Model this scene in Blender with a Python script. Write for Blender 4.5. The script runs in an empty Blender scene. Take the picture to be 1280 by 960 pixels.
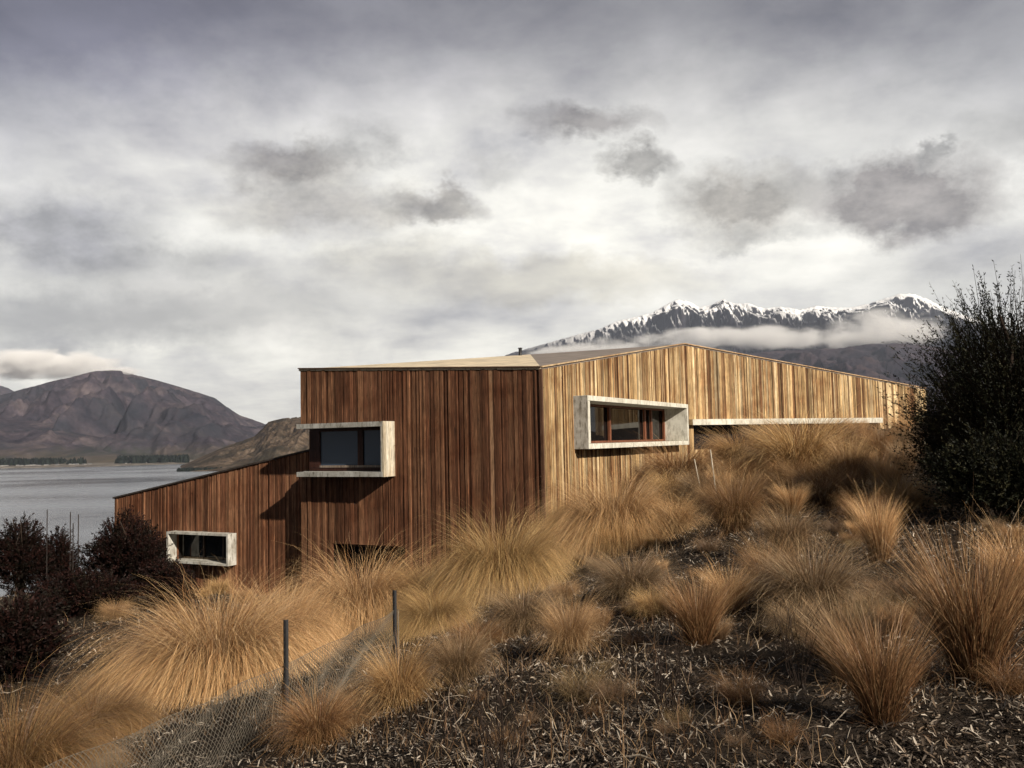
import bpy, math, random
import numpy as np
from mathutils import Vector, Matrix
random.seed(7); rng = np.random.default_rng(7)
C = bpy.context.scene.collection
PI = math.pi
F = 1108.0
PITCH, ROLL = math.radians(3.7), math.radians(1.2)
fw = np.array([0, math.cos(PITCH), math.sin(PITCH)])
r0 = np.array([1.0, 0, 0]); u0 = np.cross(r0, fw)
RT = r0*math.cos(ROLL) - u0*math.sin(ROLL)
UP = u0*math.cos(ROLL) + r0*math.sin(ROLL)
LAKE = -60.0

def ray(px, py):
    return fw + (px-640)/F*RT - (py-480)/F*UP
def P(px, py, Y):
    d = ray(px, py); return d*(Y/d[1])

# ------------------------------------------------------------ noise helpers
def _hash(ix, iy, seed):
    h = (ix*374761393 + iy*668265263 + seed*1274126177) & 0xffffffff
    h = ((h ^ (h >> 13))*1274126177) & 0xffffffff
    return ((h ^ (h >> 16)) & 0xffff)/65535.0
def vnoise(x, y, seed=0):
    x = np.asarray(x, float); y = np.asarray(y, float)
    ix = np.floor(x).astype(np.int64); iy = np.floor(y).astype(np.int64)
    fx = x-ix; fy = y-iy
    fx = fx*fx*fx*(fx*(fx*6-15)+10); fy = fy*fy*fy*(fy*(fy*6-15)+10)
    a = _hash(ix, iy, seed); b = _hash(ix+1, iy, seed); c = _hash(ix, iy+1, seed); d = _hash(ix+1, iy+1, seed)
    return (a*(1-fx)+b*fx)*(1-fy)+(c*(1-fx)+d*fx)*fy
def fbm(x, y, o=5, seed=0):
    s = 0; a = .5; t = 0
    for k in range(o):
        s = s+a*vnoise(x, y, seed+k*17); t += a; a *= .5; x = x*2.03+3.1; y = y*2.03-1.7
    return s/t
def ridged(x, y, o=5, seed=0):
    s = 0; a = .5; t = 0
    for k in range(o):
        s = s+a*(1-np.abs(2*vnoise(x, y, seed+k*13)-1)); t += a; a *= .52; x = x*2.1+1.3; y = y*2.1+4.7
    return s/t

# ------------------------------------------------------------ objects
def tag(o, label=None, cat=None, group=None, kind=None):
    if label: o['label'] = label
    if cat: o['category'] = cat
    if group: o['group'] = group
    if kind: o['kind'] = kind
    return o
def empty(name, loc, label=None, cat=None, group=None):
    o = bpy.data.objects.new(name, None); C.objects.link(o); o.location = loc
    o.empty_display_size = .3
    return tag(o, label, cat, group)
def mesh_np(name, V, Fc, mats, parent=None, col=None, mi=None, smooth=False):
    """V (n,3); Fc list/array of faces (equal length array, or list of lists)."""
    me = bpy.data.meshes.new(name)
    V = np.asarray(V, np.float32)
    if isinstance(Fc, np.ndarray):
        k = Fc.shape[1]; nf = len(Fc)
        me.vertices.add(len(V)); me.vertices.foreach_set('co', V.ravel())
        me.loops.add(nf*k); me.loops.foreach_set('vertex_index', Fc.astype(np.int32).ravel())
        me.polygons.add(nf); me.polygons.foreach_set('loop_start', np.arange(0, nf*k, k, dtype=np.int32))
        me.polygons.foreach_set('loop_total', np.full(nf, k, np.int32))
        me.update(calc_edges=True)
    else:
        me.from_pydata([tuple(map(float, v)) for v in V], [], [tuple(map(int, f)) for f in Fc]); me.update()
    if not isinstance(mats, (list, tuple)): mats = [mats]
    for m in mats: me.materials.append(m)
    if mi is not None: me.polygons.foreach_set('material_index', np.asarray(mi, np.int32))
    if smooth: me.polygons.foreach_set('use_smooth', np.ones(len(me.polygons), bool))
    if col is not None:
        a = me.color_attributes.new('Col', 'FLOAT_COLOR', 'POINT')
        c = np.asarray(col, np.float32)
        if c.shape[1] == 3: c = np.concatenate([c, np.ones((len(c), 1), np.float32)], 1)
        a.data.foreach_set('color', c.ravel())
    o = bpy.data.objects.new(name, me); C.objects.link(o)
    if parent is not None:
        o.parent = parent
        l = parent
        off = Vector((0, 0, 0))
        while l is not None: off += l.location; l = l.parent
        me.transform(Matrix.Translation(-off))
    return o
class MB:
    def __init__(s): s.v = []; s.f = []; s.m = []; s.c = []
    def add(s, vs, fs, m=0, c=(1, 1, 1)):
        b = len(s.v); s.v += [tuple(v) for v in vs]; s.c += [c]*len(vs)
        for f in fs: s.f.append([b+i for i in f]); s.m.append(m)
    def hexa(s, p, m=0, c=(1, 1, 1)):     # p: 4 bottom then 4 top
        s.add(p, [(3, 2, 1, 0), (4, 5, 6, 7), (0, 1, 5, 4), (1, 2, 6, 5), (2, 3, 7, 6), (3, 0, 4, 7)], m, c)
    def tube(s, pts, rad, n=6, m=0, c=(1, 1, 1), cap=True):
        pts = [Vector(p) for p in pts]
        if not isinstance(rad, (list, tuple)): rad = [rad]*len(pts)
        b = len(s.v)
        for i, p in enumerate(pts):
            t = (pts[min(i+1, len(pts)-1)]-pts[max(i-1, 0)]).normalized()
            a = t.cross(Vector((0.13, 0.21, 1)) if abs(t.z) < .9 else Vector((1, .1, 0))).normalized(); bb = t.cross(a)
            for k in range(n):
                w = 2*PI*k/n; s.v.append(tuple(p+(a*math.cos(w)+bb*math.sin(w))*rad[i])); s.c.append(c)
        for i in range(len(pts)-1):
            for k in range(n):
                k2 = (k+1) % n; s.f.append([b+i*n+k, b+i*n+k2, b+(i+1)*n+k2, b+(i+1)*n+k]); s.m.append(m)
        if cap:
            s.f.append([b+k for k in range(n)][::-1]); s.m.append(m)
            s.f.append([b+(len(pts)-1)*n+k for k in range(n)]); s.m.append(m)
    def build(s, name, mats, parent=None, smooth=False):
        return mesh_np(name, np.array(s.v), s.f, mats, parent, np.array(s.c, float), s.m, smooth)

# ------------------------------------------------------------ materials
def M(name):
    m = bpy.data.materials.new(name); m.use_nodes = True
    nt = m.node_tree; nt.nodes.clear()
    out = nt.nodes.new('ShaderNodeOutputMaterial')
    return m, nt, out
def N(nt, t, **kw):
    n = nt.nodes.new(t)
    for k, v in kw.items():
        if k in n.inputs.keys() if isinstance(k, str) else False: n.inputs[k].default_value = v
        else: setattr(n, k, v)
    return n
def L(nt, a, b): nt.links.new(a, b)
def math_(nt, op, a, b=None, c=None, clamp=False):
    n = nt.nodes.new('ShaderNodeMath'); n.operation = op; n.use_clamp = clamp
    for i, v in enumerate((a, b, c)):
        if v is None: continue
        if isinstance(v, (int, float)): n.inputs[i].default_value = v
        else: L(nt, v, n.inputs[i])
    return n.outputs[0]
def mixc(nt, fac, a, b, mode='MIX'):
    n = nt.nodes.new('ShaderNodeMix'); n.data_type = 'RGBA'; n.blend_type = mode; n.clamp_factor = True
    for s, v in ((n.inputs[0], fac), (n.inputs[6], a), (n.inputs[7], b)):
        if isinstance(v, (int, float)): s.default_value = v
        elif isinstance(v, (tuple, list)): s.default_value = tuple(v)+(1,)*(4-len(v))
        else: L(nt, v, s)
    return n.outputs[2]
def ramp(nt, fac, stops):
    n = nt.nodes.new('ShaderNodeValToRGB'); e = n.color_ramp.elements
    while len(e) > 1: e.remove(e[-1])
    e[0].position = stops[0][0]; e[0].color = tuple(stops[0][1])+(1,) if not isinstance(stops[0][1], (int, float)) else (stops[0][1],)*3+(1,)
    for p, c in stops[1:]:
        k = e.new(p); k.color = tuple(c)+(1,) if not isinstance(c, (int, float)) else (c,)*3+(1,)
    L(nt, fac, n.inputs[0]); return n.outputs[0]
def noise(nt, vec, scale, detail=4, rough=.55, dist=0, dim='3D'):
    n = nt.nodes.new('ShaderNodeTexNoise'); n.noise_dimensions = dim
    n.inputs['Scale'].default_value = scale; n.inputs['Detail'].default_value = detail
    n.inputs['Roughness'].default_value = rough; n.inputs['Distortion'].default_value = dist
    if vec is not None: L(nt, vec, n.inputs['Vector'])
    return n
def mapping(nt, vec, scale=(1, 1, 1), loc=(0, 0, 0)):
    n = nt.nodes.new('ShaderNodeMapping'); n.inputs['Scale'].default_value = scale; n.inputs['Location'].default_value = loc
    L(nt, vec, n.inputs['Vector']); return n.outputs[0]
def geo(nt): return nt.nodes.new('ShaderNodeNewGeometry').outputs
def princ(nt, out, col, rough=.8, spec=.3, bump=None, bstr=.3, bdist=.02):
    p = nt.nodes.new('ShaderNodeBsdfPrincipled')
    if isinstance(col, (tuple, list)): p.inputs['Base Color'].default_value = tuple(col)+(1,)
    else: L(nt, col, p.inputs['Base Color'])
    if isinstance(rough, (int, float)): p.inputs['Roughness'].default_value = rough
    else: L(nt, rough, p.inputs['Roughness'])
    p.inputs['Specular IOR Level'].default_value = spec
    if bump is not None:
        b = nt.nodes.new('ShaderNodeBump'); b.inputs['Strength'].default_value = bstr; b.inputs['Distance'].default_value = bdist
        L(nt, bump, b.inputs['Height']); L(nt, b.outputs[0], p.inputs['Normal'])
    L(nt, p.outputs[0], out.inputs[0]); return p
def attr(nt): 
    a = nt.nodes.new('ShaderNodeAttribute'); a.attribute_name = 'Col'; return a.outputs['Color']

def wood_mat(name, rough=.75, stain=.6):
    m, nt, out = M(name); g = geo(nt)
    v = mapping(nt, g['Position'], (1, 1, .035))
    n1 = noise(nt, v, 75, 5, .65).outputs[0]
    v2 = mapping(nt, g['Position'], (1, 1, .18)); n2 = noise(nt, v2, 5, 5, .6).outputs[0]
    n3 = noise(nt, g['Position'], 1.1, 4, .6).outputs[0]
    v4 = mapping(nt, g['Position'], (1, 1, .07)); n4 = noise(nt, v4, 26, 4, .7).outputs[0]
    c = mixc(nt, 1.0, attr(nt), ramp(nt, n1, [(.28, .35), (.5, .9), (.72, 1.3)]), 'MULTIPLY')
    c = mixc(nt, stain, c, ramp(nt, n2, [(.3, .45), (.5, 1.0), (.7, 1.25)]), 'MULTIPLY')
    c = mixc(nt, .8, c, ramp(nt, n4, [(.34, .4), (.47, 1.0), (.7, 1.15)]), 'MULTIPLY')
    c = mixc(nt, .85, c, ramp(nt, n3, [(.3, (.66, .52, .44)), (.5, (1., 1, 1)), (.66, (1.15, 1.18, 1.22))]), 'MULTIPLY')
    n5 = noise(nt, mapping(nt, g['Position'], (1, 1, .05), (3, 5, 1)), 34, 3, .6).outputs[0]
    c = mixc(nt, 1.0, c, ramp(nt, n5, [(.58, 1.0), (.68, 1.9)]), 'MULTIPLY')
    n6 = noise(nt, mapping(nt, g['Position'], (1, 1, .5)), 13, 4, .7).outputs[0]
    c = mixc(nt, .7, c, ramp(nt, n6, [(.30, .35), (.40, 1.0)]), 'MULTIPLY')
    princ(nt, out, c, rough, .25, n1, .5, .006); return m
def concrete_mat(name, base, dirt=.5):
    m, nt, out = M(name); g = geo(nt)
    n1 = noise(nt, g['Position'], 3, 6, .65).outputs[0]
    n2 = noise(nt, mapping(nt, g['Position'], (1, 1, .25)), 11, 6, .7).outputs[0]
    n3 = noise(nt, g['Position'], 60, 3, .6).outputs[0]
    c = mixc(nt, dirt, base, ramp(nt, n1, [(.3, (.5, .47, .42)), (.62, (1.1, 1.1, 1.1))]), 'MULTIPLY')
    c = mixc(nt, dirt, c, ramp(nt, n2, [(.36, (.35, .33, .30)), (.5, (1, 1, 1))]), 'MULTIPLY')
    princ(nt, out, c, .85, .2, n3, .25, .004); return m
def plain(name, col, rough=.7, spec=.3, nz=.35, sc=8):
    m, nt, out = M(name); g = geo(nt)
    n1 = noise(nt, g['Position'], sc, 5, .6).outputs[0]
    c = mixc(nt, 1, col, ramp(nt, n1, [(.3, 1-nz), (.7, 1+nz)]), 'MULTIPLY')
    princ(nt, out, c, rough, spec, n1, .2, .01); return m
def glass_mat(name, tint=(.012, .014, .018)):
    m, nt, out = M(name)
    g = geo(nt); n1 = noise(nt, g['Position'], .9, 2, .5).outputs[0]
    p = princ(nt, out, tint, .03, .4, n1, .03, .05)
    return m
def leaf_mat(name, trans=.25, rough=.5, spec=.25):
    m, nt, out = M(name)
    c = attr(nt)
    p = nt.nodes.new('ShaderNodeBsdfPrincipled'); L(nt, c, p.inputs['Base Color']); p.inputs['Roughness'].default_value = rough
    p.inputs['Specular IOR Level'].default_value = spec
    t = nt.nodes.new('ShaderNodeBsdfTranslucent'); L(nt, c, t.inputs[0])
    mx = nt.nodes.new('ShaderNodeMixShader'); mx.inputs[0].default_value = trans
    L(nt, p.outputs[0], mx.inputs[1]); L(nt, t.outputs[0], mx.inputs[2]); L(nt, mx.outputs[0], out.inputs[0]); return m

WOOD = wood_mat('weathered_timber')
WOODD = plain('dark_timber', (.05, .022, .014), .6, .3)
BACK = plain('shadow_gap', (.012, .009, .007), .9, .1)
CONC = concrete_mat('pale_concrete', (.70, .68, .60), .6)
CONCG2 = concrete_mat('weathered_white_board', (.55, .54, .50), .9)
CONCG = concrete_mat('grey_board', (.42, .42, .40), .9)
REDT = wood_mat('red_timber', .5, .3)
GLASS = glass_mat('dark_glass')
GLASSD = glass_mat('unlit_glass', (.008, .007, .007)); GLASSD.node_tree.nodes['Principled BSDF'].inputs['Specular IOR Level'].default_value = .18
GLASSB = glass_mat('painted_reflection_glass', (.05, .07, .105))  # blue of the reflected sky painted into the base colour
DARKM = plain('dark_metal', (.02, .02, .022), .5, .5)
GRASSM = leaf_mat('dry_grass_blade', .18, .45, .35)
LEAFM = leaf_mat('dark_leaf', .12, .6, .15)
BARK = plain('bark', (.035, .025, .02), .9, .1)
CHIPM = leaf_mat('wood_chip', 0.0, .7, .3)

# ------------------------------------------------------------ near ground height
def pin(px, py, Y):
    p = P(px, py, Y); return (p[0], p[1], p[2])
ctrl = [(0, 0, -1.6), (0, 4.3, -1.62), (-2, -4, -1.9), (4, -4, -1.3), pin(1280, 960, 3.6), pin(0, 960, 8.0), pin(200, 960, 7.3), pin(320, 960, 6.7), pin(357, 910, 7.6), pin(493, 835, 9.6), pin(450, 960, 5.6),
        pin(1000, 840, 5.6), pin(640, 840, 6.6), pin(700, 770, 9.2), pin(900, 720, 9.5), pin(1150, 750, 7.5), pin(1270, 800, 6.0),
        pin(1240, 650, 13.5), pin(1100, 650, 13), pin(950, 655, 14), pin(680, 690, 18.5), pin(620, 745, 13.5), pin(450, 805, 12.5), pin(250, 860, 10.5),
        pin(110, 880, 11), pin(40, 790, 17), pin(20, 740, 23), pin(120, 760, 23), pin(240, 745, 27), pin(380, 748, 24.6), pin(560, 722, 22.5),
        pin(800, 612, 23), pin(870, 590, 26), pin(1000, 557, 31), pin(1120, 540, 35), pin(1200, 530, 40),
        (-9, 34, -5.4), (-16, 31, -5.6), (2, 34, -3.0), (14, 45, -.5), (0, 50, -7), (-18, 44, -9), (12, 12, -.3), (20, 25, 1.2), (10, 0, -.2),
        (-12, 4, -3.6), (-14, 12, -4.4), (-20, 22, -5.4), (-30, 34, -8), (-12, -14, -3.5), (14, -14, 0.2)]
ctrl += [(-60, 60, -21), (0, 90, -22), (50, 90, -8), (60, 10, 6), (60, -60, 4), (-60, 0, -14), (-60, -60, -12), (0, -60, -3), (60, 45, 3)]
ctrl = np.array(ctrl, float)
def _U(r2): 
    return np.where(r2 > 1e-9, r2*np.log(np.maximum(r2, 1e-9))*.5, 0)
_n = len(ctrl)
_K = _U(((ctrl[:, None, :2]-ctrl[None, :, :2])**2).sum(2)) + np.eye(_n)*2.0
_A = np.zeros((_n+3, _n+3)); _A[:_n, :_n] = _K; _A[:_n, _n] = 1; _A[:_n, _n+1:] = ctrl[:, :2]; _A[_n, :_n] = 1; _A[_n+1:, :_n] = ctrl[:, :2].T
_b = np.zeros(_n+3); _b[:_n] = ctrl[:, 2]
_w = np.linalg.solve(_A, _b)
def H(x, y, rough=True):
    x = np.asarray(x, float); y = np.asarray(y, float); sh = x.shape; x = x.ravel(); y = y.ravel()
    z = np.empty(len(x))
    for i in range(0, len(x), 40000):
        xs = x[i:i+40000]; ys = y[i:i+40000]
        r2 = (xs[:, None]-ctrl[None, :, 0])**2+(ys[:, None]-ctrl[None, :, 1])**2
        z[i:i+40000] = _U(r2)@_w[:_n]+_w[_n]+_w[_n+1]*xs+_w[_n+2]*ys
    r = np.hypot(x, y)
    t = np.clip((r-75)/75, 0, 1); t = t*t*(3-2*t)
    far = -12-(y*.55-x*.25)*.18
    t2 = np.clip((r-120)/480, 0, 1); t2 = t2*t2*(3-2*t2)
    far = far*(1-t2)+(LAKE-12)*t2
    z = z*(1-t)+np.clip(far, LAKE-12, 12)*t
    if rough:
        z = z+(fbm(x*.9, y*.9, 4, 3)-.5)*.22+(fbm(x*5, y*5, 3, 9)-.5)*.05
    return z.reshape(sh)
def ground_hit(px, py):
    d = ray(px, py); d = d/np.linalg.norm(d)
    t = np.concatenate([np.linspace(2, 60, 1500)])
    pts = d[None]*t[:, None]; h = H(pts[:, 0], pts[:, 1], True)
    k = np.argmax(pts[:, 2] < h)
    if pts[k, 2] >= h[k]: return None
    return np.array([pts[k, 0], pts[k, 1], h[k]])
def hz(x, y): return float(H(np.array([x]), np.array([y]))[0])

# ground sheet (polar grid out to the horizon)
rs = np.concatenate([np.array([0.0]), np.geomspace(.8, 60, 330), np.geomspace(63, 40000, 90)])
an = np.concatenate([np.linspace(-PI, -PI*.72, 30)[:-1]]+[np.linspace(-.72*PI, .72*PI, 560)]+[np.linspace(.72*PI, PI, 30)[1:-1]])
RR, AA = np.meshgrid(rs, an, indexing='ij')
GX = RR*np.sin(AA); GY = RR*np.cos(AA); GZ = H(GX, GY)
na = len(an); nr = len(rs)
ii, jj = np.meshgrid(np.arange(nr-1), np.arange(na), indexing='ij')
j2 = (jj+1) % na
GF = np.stack([ii*na+jj, (ii+1)*na+jj, (ii+1)*na+j2, ii*na+j2], -1).reshape(-1, 4)[na:]   # skip degenerate ring
cv = np.stack([GX, GY, GZ], -1).reshape(-1, 3)
GF = np.vstack([GF])
m, nt, out = M('soil')
g = geo(nt)
n1 = noise(nt, g['Position'], 9, 8, .75).outputs[0]; n2 = noise(nt, g['Position'], .35, 4, .6).outputs[0]; n3 = noise(nt, g['Position'], 70, 4, .7).outputs[0]
c = ramp(nt, n1, [(.3, (.012, .010, .008)), (.5, (.034, .026, .020)), (.7, (.085, .063, .045))])
c = mixc(nt, ramp(nt, n2, [(.45, 0), (.65, .6)]), c, (.05, .034, .02))
c = mixc(nt, ramp(nt, n3, [(.62, 0), (.72, .8)]), c, (.12, .10, .08))
princ(nt, out, c, .95, .1, n3, .9, .03)
# centre cap faces
capf = [[na+int(j), na+int((j+1) % na)] for j in range(na)]
ground = mesh_np('ground', cv, GF, m, smooth=True); tag(ground, 'dark mulched hillside sloping down to the lake', 'ground', kind='structure')

# ------------------------------------------------------------ lake
m, nt, out = M('lake_water'); g = geo(nt)
v = mapping(nt, g['Position'], (.35, 1, 1))
w1 = noise(nt, v, .05, 8, .75).outputs[0]
w2 = noise(nt, mapping(nt, g['Position'], (.4, 1, 1)), .004, 5, .6).outputs[0]
p = princ(nt, out, mixc(nt, ramp(nt, w2, [(.4, 0), (.6, 1)]), (.15, .17, .20), (.23, .25, .28)), ramp(nt, w2, [(.35, .08), (.65, .3)]), .8, w1, .5, .8)
lv = [(-22000, 120, LAKE), (22000, 120, LAKE), (22000, 30000, LAKE), (-22000, 30000, LAKE), (-22000, -9000, LAKE), (-120, -9000, LAKE), (-120, 120, LAKE)]
lake = mesh_np('lake', lv, [(0, 6, 1, 2, 3), (4, 5, 6, 0)], m); tag(lake, 'pale grey lake surface', 'lake', kind='structure')

# ------------------------------------------------------------ mountains
SNOWT = 1.76
def mountain_mat(name, cols, snow=None, bump=20, sc=1/260.0, pasture=False):
    m, nt, out = M(name); g = geo(nt)
    n1 = noise(nt, g['Position'], sc, 8, .65, .4).outputs[0]
    n2 = noise(nt, g['Position'], sc*6, 8, .7).outputs[0]
    n3 = noise(nt, g['Position'], sc*.35, 4, .6).outputs[0]
    c = ramp(nt, n1, [(.33, cols[0]), (.5, cols[1]), (.66, cols[2])])
    c = mixc(nt, .8, c, ramp(nt, n2, [(.35, .5), (.65, 1.35)]), 'MULTIPLY')
    c = mixc(nt, ramp(nt, n3, [(.48, 0), (.6, .7)]), c, cols[3])
    sep = nt.nodes.new('ShaderNodeSeparateXYZ'); L(nt, g['Position'], sep.inputs[0])
    sn = nt.nodes.new('ShaderNodeSeparateXYZ'); L(nt, g['Normal'], sn.inputs[0])
    if pasture:
        hh = math_(nt, 'ADD', math_(nt, 'DIVIDE', math_(nt, 'SUBTRACT', sep.outputs[2], LAKE), 150.0), math_(nt, 'MULTIPLY', n2, .8))
        n5 = noise(nt, mapping(nt, g['Position'], (1, .4, 1)), 1/300., 3, .5).outputs[0]
        pc = ramp(nt, n5, [(.42, (.05, .06, .04)), (.5, (.13, .105, .07)), (.58, (.08, .075, .05))])
        c = mixc(nt, ramp(nt, hh, [(.45, .8), (1.0, 0)]), c, pc)
    if snow:
        z0, z1 = snow
        h = math_(nt, 'DIVIDE', math_(nt, 'SUBTRACT', sep.outputs[2], z0), z1-z0)
        s = math_(nt, 'ADD', math_(nt, 'MULTIPLY', h, .45), math_(nt, 'MULTIPLY', sn.outputs[2], 1.9))
        s = math_(nt, 'ADD', s, math_(nt, 'MULTIPLY', n2, 1.5))
        # snow lies thicker on the slopes that face right
        s = math_(nt, 'ADD', s, math_(nt, 'MULTIPLY', sn.outputs[0], .55))
        f = ramp(nt, math_(nt, 'MULTIPLY', math_(nt, 'SUBTRACT', s, SNOWT+.3), 2.4, clamp=True), [(.2, 0), (.55, 1)])
        f = math_(nt, 'MULTIPLY', f, ramp(nt, math_(nt, 'ADD', h, math_(nt, 'MULTIPLY', n1, .25)), [(.70, 0), (.96, 1)]))
        c = mixc(nt, f, c, (.92, .93, .95))
    princ(nt, out, c, .95, .05, n2, .6, bump); return m
def mountain(name, prof, Yr, Ys, z0, u0, u1, nu, nv, mat, label, amp=.35, jag=.03, gsc=9.0, gpow=1.25, seed=1, back=.5, warp=.5):
    pxs = [a for a, b in prof]; pys = [b for a, b in prof]
    us = np.linspace(u0, u1, nu); py = np.interp(us, pxs, pys)
    py = py + 0.0
    rid = np.array([P(a, b, Yr) for a, b in zip(us, py)])
    vs = np.concatenate([np.linspace(0, 1, nv), np.linspace(1, 1+back, nv//3)[1:]])
    Vv, Uu = np.meshgrid(vs, np.arange(nu), indexing='ij')
    Y = Ys+(Yr-Ys)*Vv
    ratio = (rid[:, 0]/rid[:, 1])[Uu]
    X = ratio*Y
    hgt = (rid[:, 2]-z0)[Uu]
    ee = np.clip(np.minimum(Uu, nu-1-Uu)/(nu*.12), 0, 1); hgt = np.maximum(hgt, 0)*ee*ee*(3-2*ee)
    S = Yr*.001
    un = X/(Yr*.1); vn = (Y-Ys)/(Yr*.1)
    wx = (fbm(un*1.3+vn*.3, vn*1.1, 4, seed+50)-.5)*warp
    gul = ridged(un*gsc*.22+wx*2+vn*.35, vn*gsc*.05+wx, 6, seed)
    med = fbm(un*1.1+wx, vn*1.0, 4, seed+7)
    vv = np.clip(Vv, 0, 1)
    sh = vv**gpow
    backs = np.where(Vv > 1, 1-(Vv-1)/max(back, .01)*.8, 1)
    env = np.sin(np.clip(vv, 0, 1)*PI)**.7
    z = hgt*(sh*backs) + hgt*env*((gul-.62)*amp+(med-.5)*amp*1.1)
    z = z + hgt*jag*(ridged(un*26, vn*26, 4, seed+3)-.6)*np.clip(Vv*2, 0, 1)
    # no spur stands above the crest behind it
    lim = hgt*np.clip(.55+.45*vv, 0, 1)*np.where(Vv > 1, backs, 1)*(1-.10*(1-vv)) + hgt*.012*fbm(un*14, vn*14, 3, seed+9)
    z = np.minimum(z, lim)
    z = z0-2+np.maximum(z, -4)
    V = np.stack([X, Y, z], -1).reshape(-1, 3)
    nvv = len(vs)
    a, b = np.meshgrid(np.arange(nvv-1), np.arange(nu-1), indexing='ij')
    Fc = np.stack([a*nu+b, a*nu+b+1, (a+1)*nu+b+1, (a+1)*nu+b], -1).reshape(-1, 4)
    o = mesh_np(name, V, Fc, mat, smooth=True); tag(o, label, 'mountain', kind='structure'); return o

mt_brown = mountain_mat('brown_mountain', [(.024, .023, .034), (.066, .054, .068), (.14, .112, .115), (.03, .034, .044)], None, 30, 1/260., True)
mt_rocky = mountain_mat('rocky_hill', [(.03, .024, .02), (.09, .065, .045), (.2, .15, .11), (.03, .028, .02)], None, 4, 1/60.0)
mt_snow = mountain_mat('snowy_range', [(.014, .014, .02), (.03, .028, .036), (.06, .05, .055), (.022, .022, .03)], (500, 2200), 45, 1/420.0)
mountain('mountain', [(-700, 470), (-400, 440), (-200, 500), (-60, 520), (0, 494), (30, 486), (60, 478), (95, 470), (118, 464), (150, 463), (175, 470), (190, 474), (225, 484), (255, 493), (270, 498), (283, 508), (300, 519), (318, 525), (340, 533), (380, 545), (480, 556), (600, 560)],
         8200, 3700, LAKE, -800, 600, 620, 200, mt_brown, 'broad brown mountain across the lake', .62, .03, 12, 1.1, 11)
mountain('mountain', [(-500, 520), (-300, 470), (-100, 440), (-20, 470), (0, 482), (12, 486), (22, 491), (60, 520), (130, 552), (200, 570)],
         12500, 9500, LAKE, -500, 200, 400, 90, mt_brown, 'dark shoulder of a farther mountain at the left edge', .25, .03, 9, 1.0, 21)
mountain('mountain', [(-260, 500), (-100, 505), (0, 520), (60, 528), (120, 542), (180, 556), (215, 562), (250, 568), (290, 576), (330, 580)],
         5200, 3550, LAKE, -700, 390, 420, 120, mt_brown, 'low tan foothill spreading along the far shore', .4, .02, 10, .8, 31)
mountain('hill', [(205, 587), (228, 581), (250, 571), (275, 560), (300, 551), (318, 545), (335, 527), (350, 523), (370, 521), (400, 519), (450, 525), (520, 540), (600, 548)],
         3000, 2250, LAKE, 180, 680, 420, 110, mt_rocky, 'rocky brown headland running into the lake', .45, .10, 18, .75, 41)
mountain('mountain', [(330, 575), (400, 545), (480, 505), (560, 470), (640, 441), (680, 430), (715, 420), (750, 411), (772, 401), (790, 397), (815, 391), (832, 381), (848, 374), (862, 377), (874, 384), (890, 381), (905, 374), (918, 380), (935, 380), (955, 386), (975, 383), (1000, 387), (1020, 382), (1042, 384), (1065, 384), (1085, 380), (1105, 373), (1125, 367), (1142, 367), (1160, 374), (1180, 384), (1210, 396), (1250, 410), (1320, 430), (1450, 450), (1700, 450), (1900, 480)],
         15000, 9000, LAKE, 330, 1900, 1700, 300, mt_snow, 'dark rugged range with fresh snow on its crest', .46, .012, 34, 1.05, 51)
mountain('mountain', [(330, 580), (440, 545), (540, 500), (700, 455), (760, 452), (860, 447), (950, 440), (1050, 435), (1120, 425), (1180, 435), (1250, 450), (1400, 430), (1900, 430)],
         9500, 5000, LAKE, 330, 1900, 700, 120, mountain_mat('purple_slope', [(.02, .017, .024), (.045, .034, .042), (.085, .06, .06), (.022, .02, .028)], None, 20),
         'dark purple lower slopes below the snowy range', .4, .03, 12, .9, 61)

# far shore flat, trees, buildings
def shore_z(px): return 0
bm_ = MB()
us = np.linspace(-400, 300, 60); V = []; Fc = []
for i, u in enumerate(us):
    a = ray(u, 560); k = a[0]/a[1]
    ys = 3300+ (fbm(np.array([i*.23]), np.array([.5]), 3, 5)[0]-.5)*300 + max(0, (u-120))*1.4
    for (yy, zz) in ((ys-8, LAKE-2), (ys, LAKE+1.5), (ys+60, LAKE+5), (3900, LAKE+12), (4400, LAKE+20)): V.append((k*yy, yy, zz))
for i in range(len(us)-1):
    for j in range(4): a = i*5+j; Fc.append((a, a+5, a+6, a+1))
fs = mesh_np('shore', V, Fc, plain('shore_gravel', (.16, .14, .12), .9, .1, .6, 1/60.)); tag(fs, 'pale gravel and pasture flat along the far shore', 'shore', kind='structure')
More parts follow.
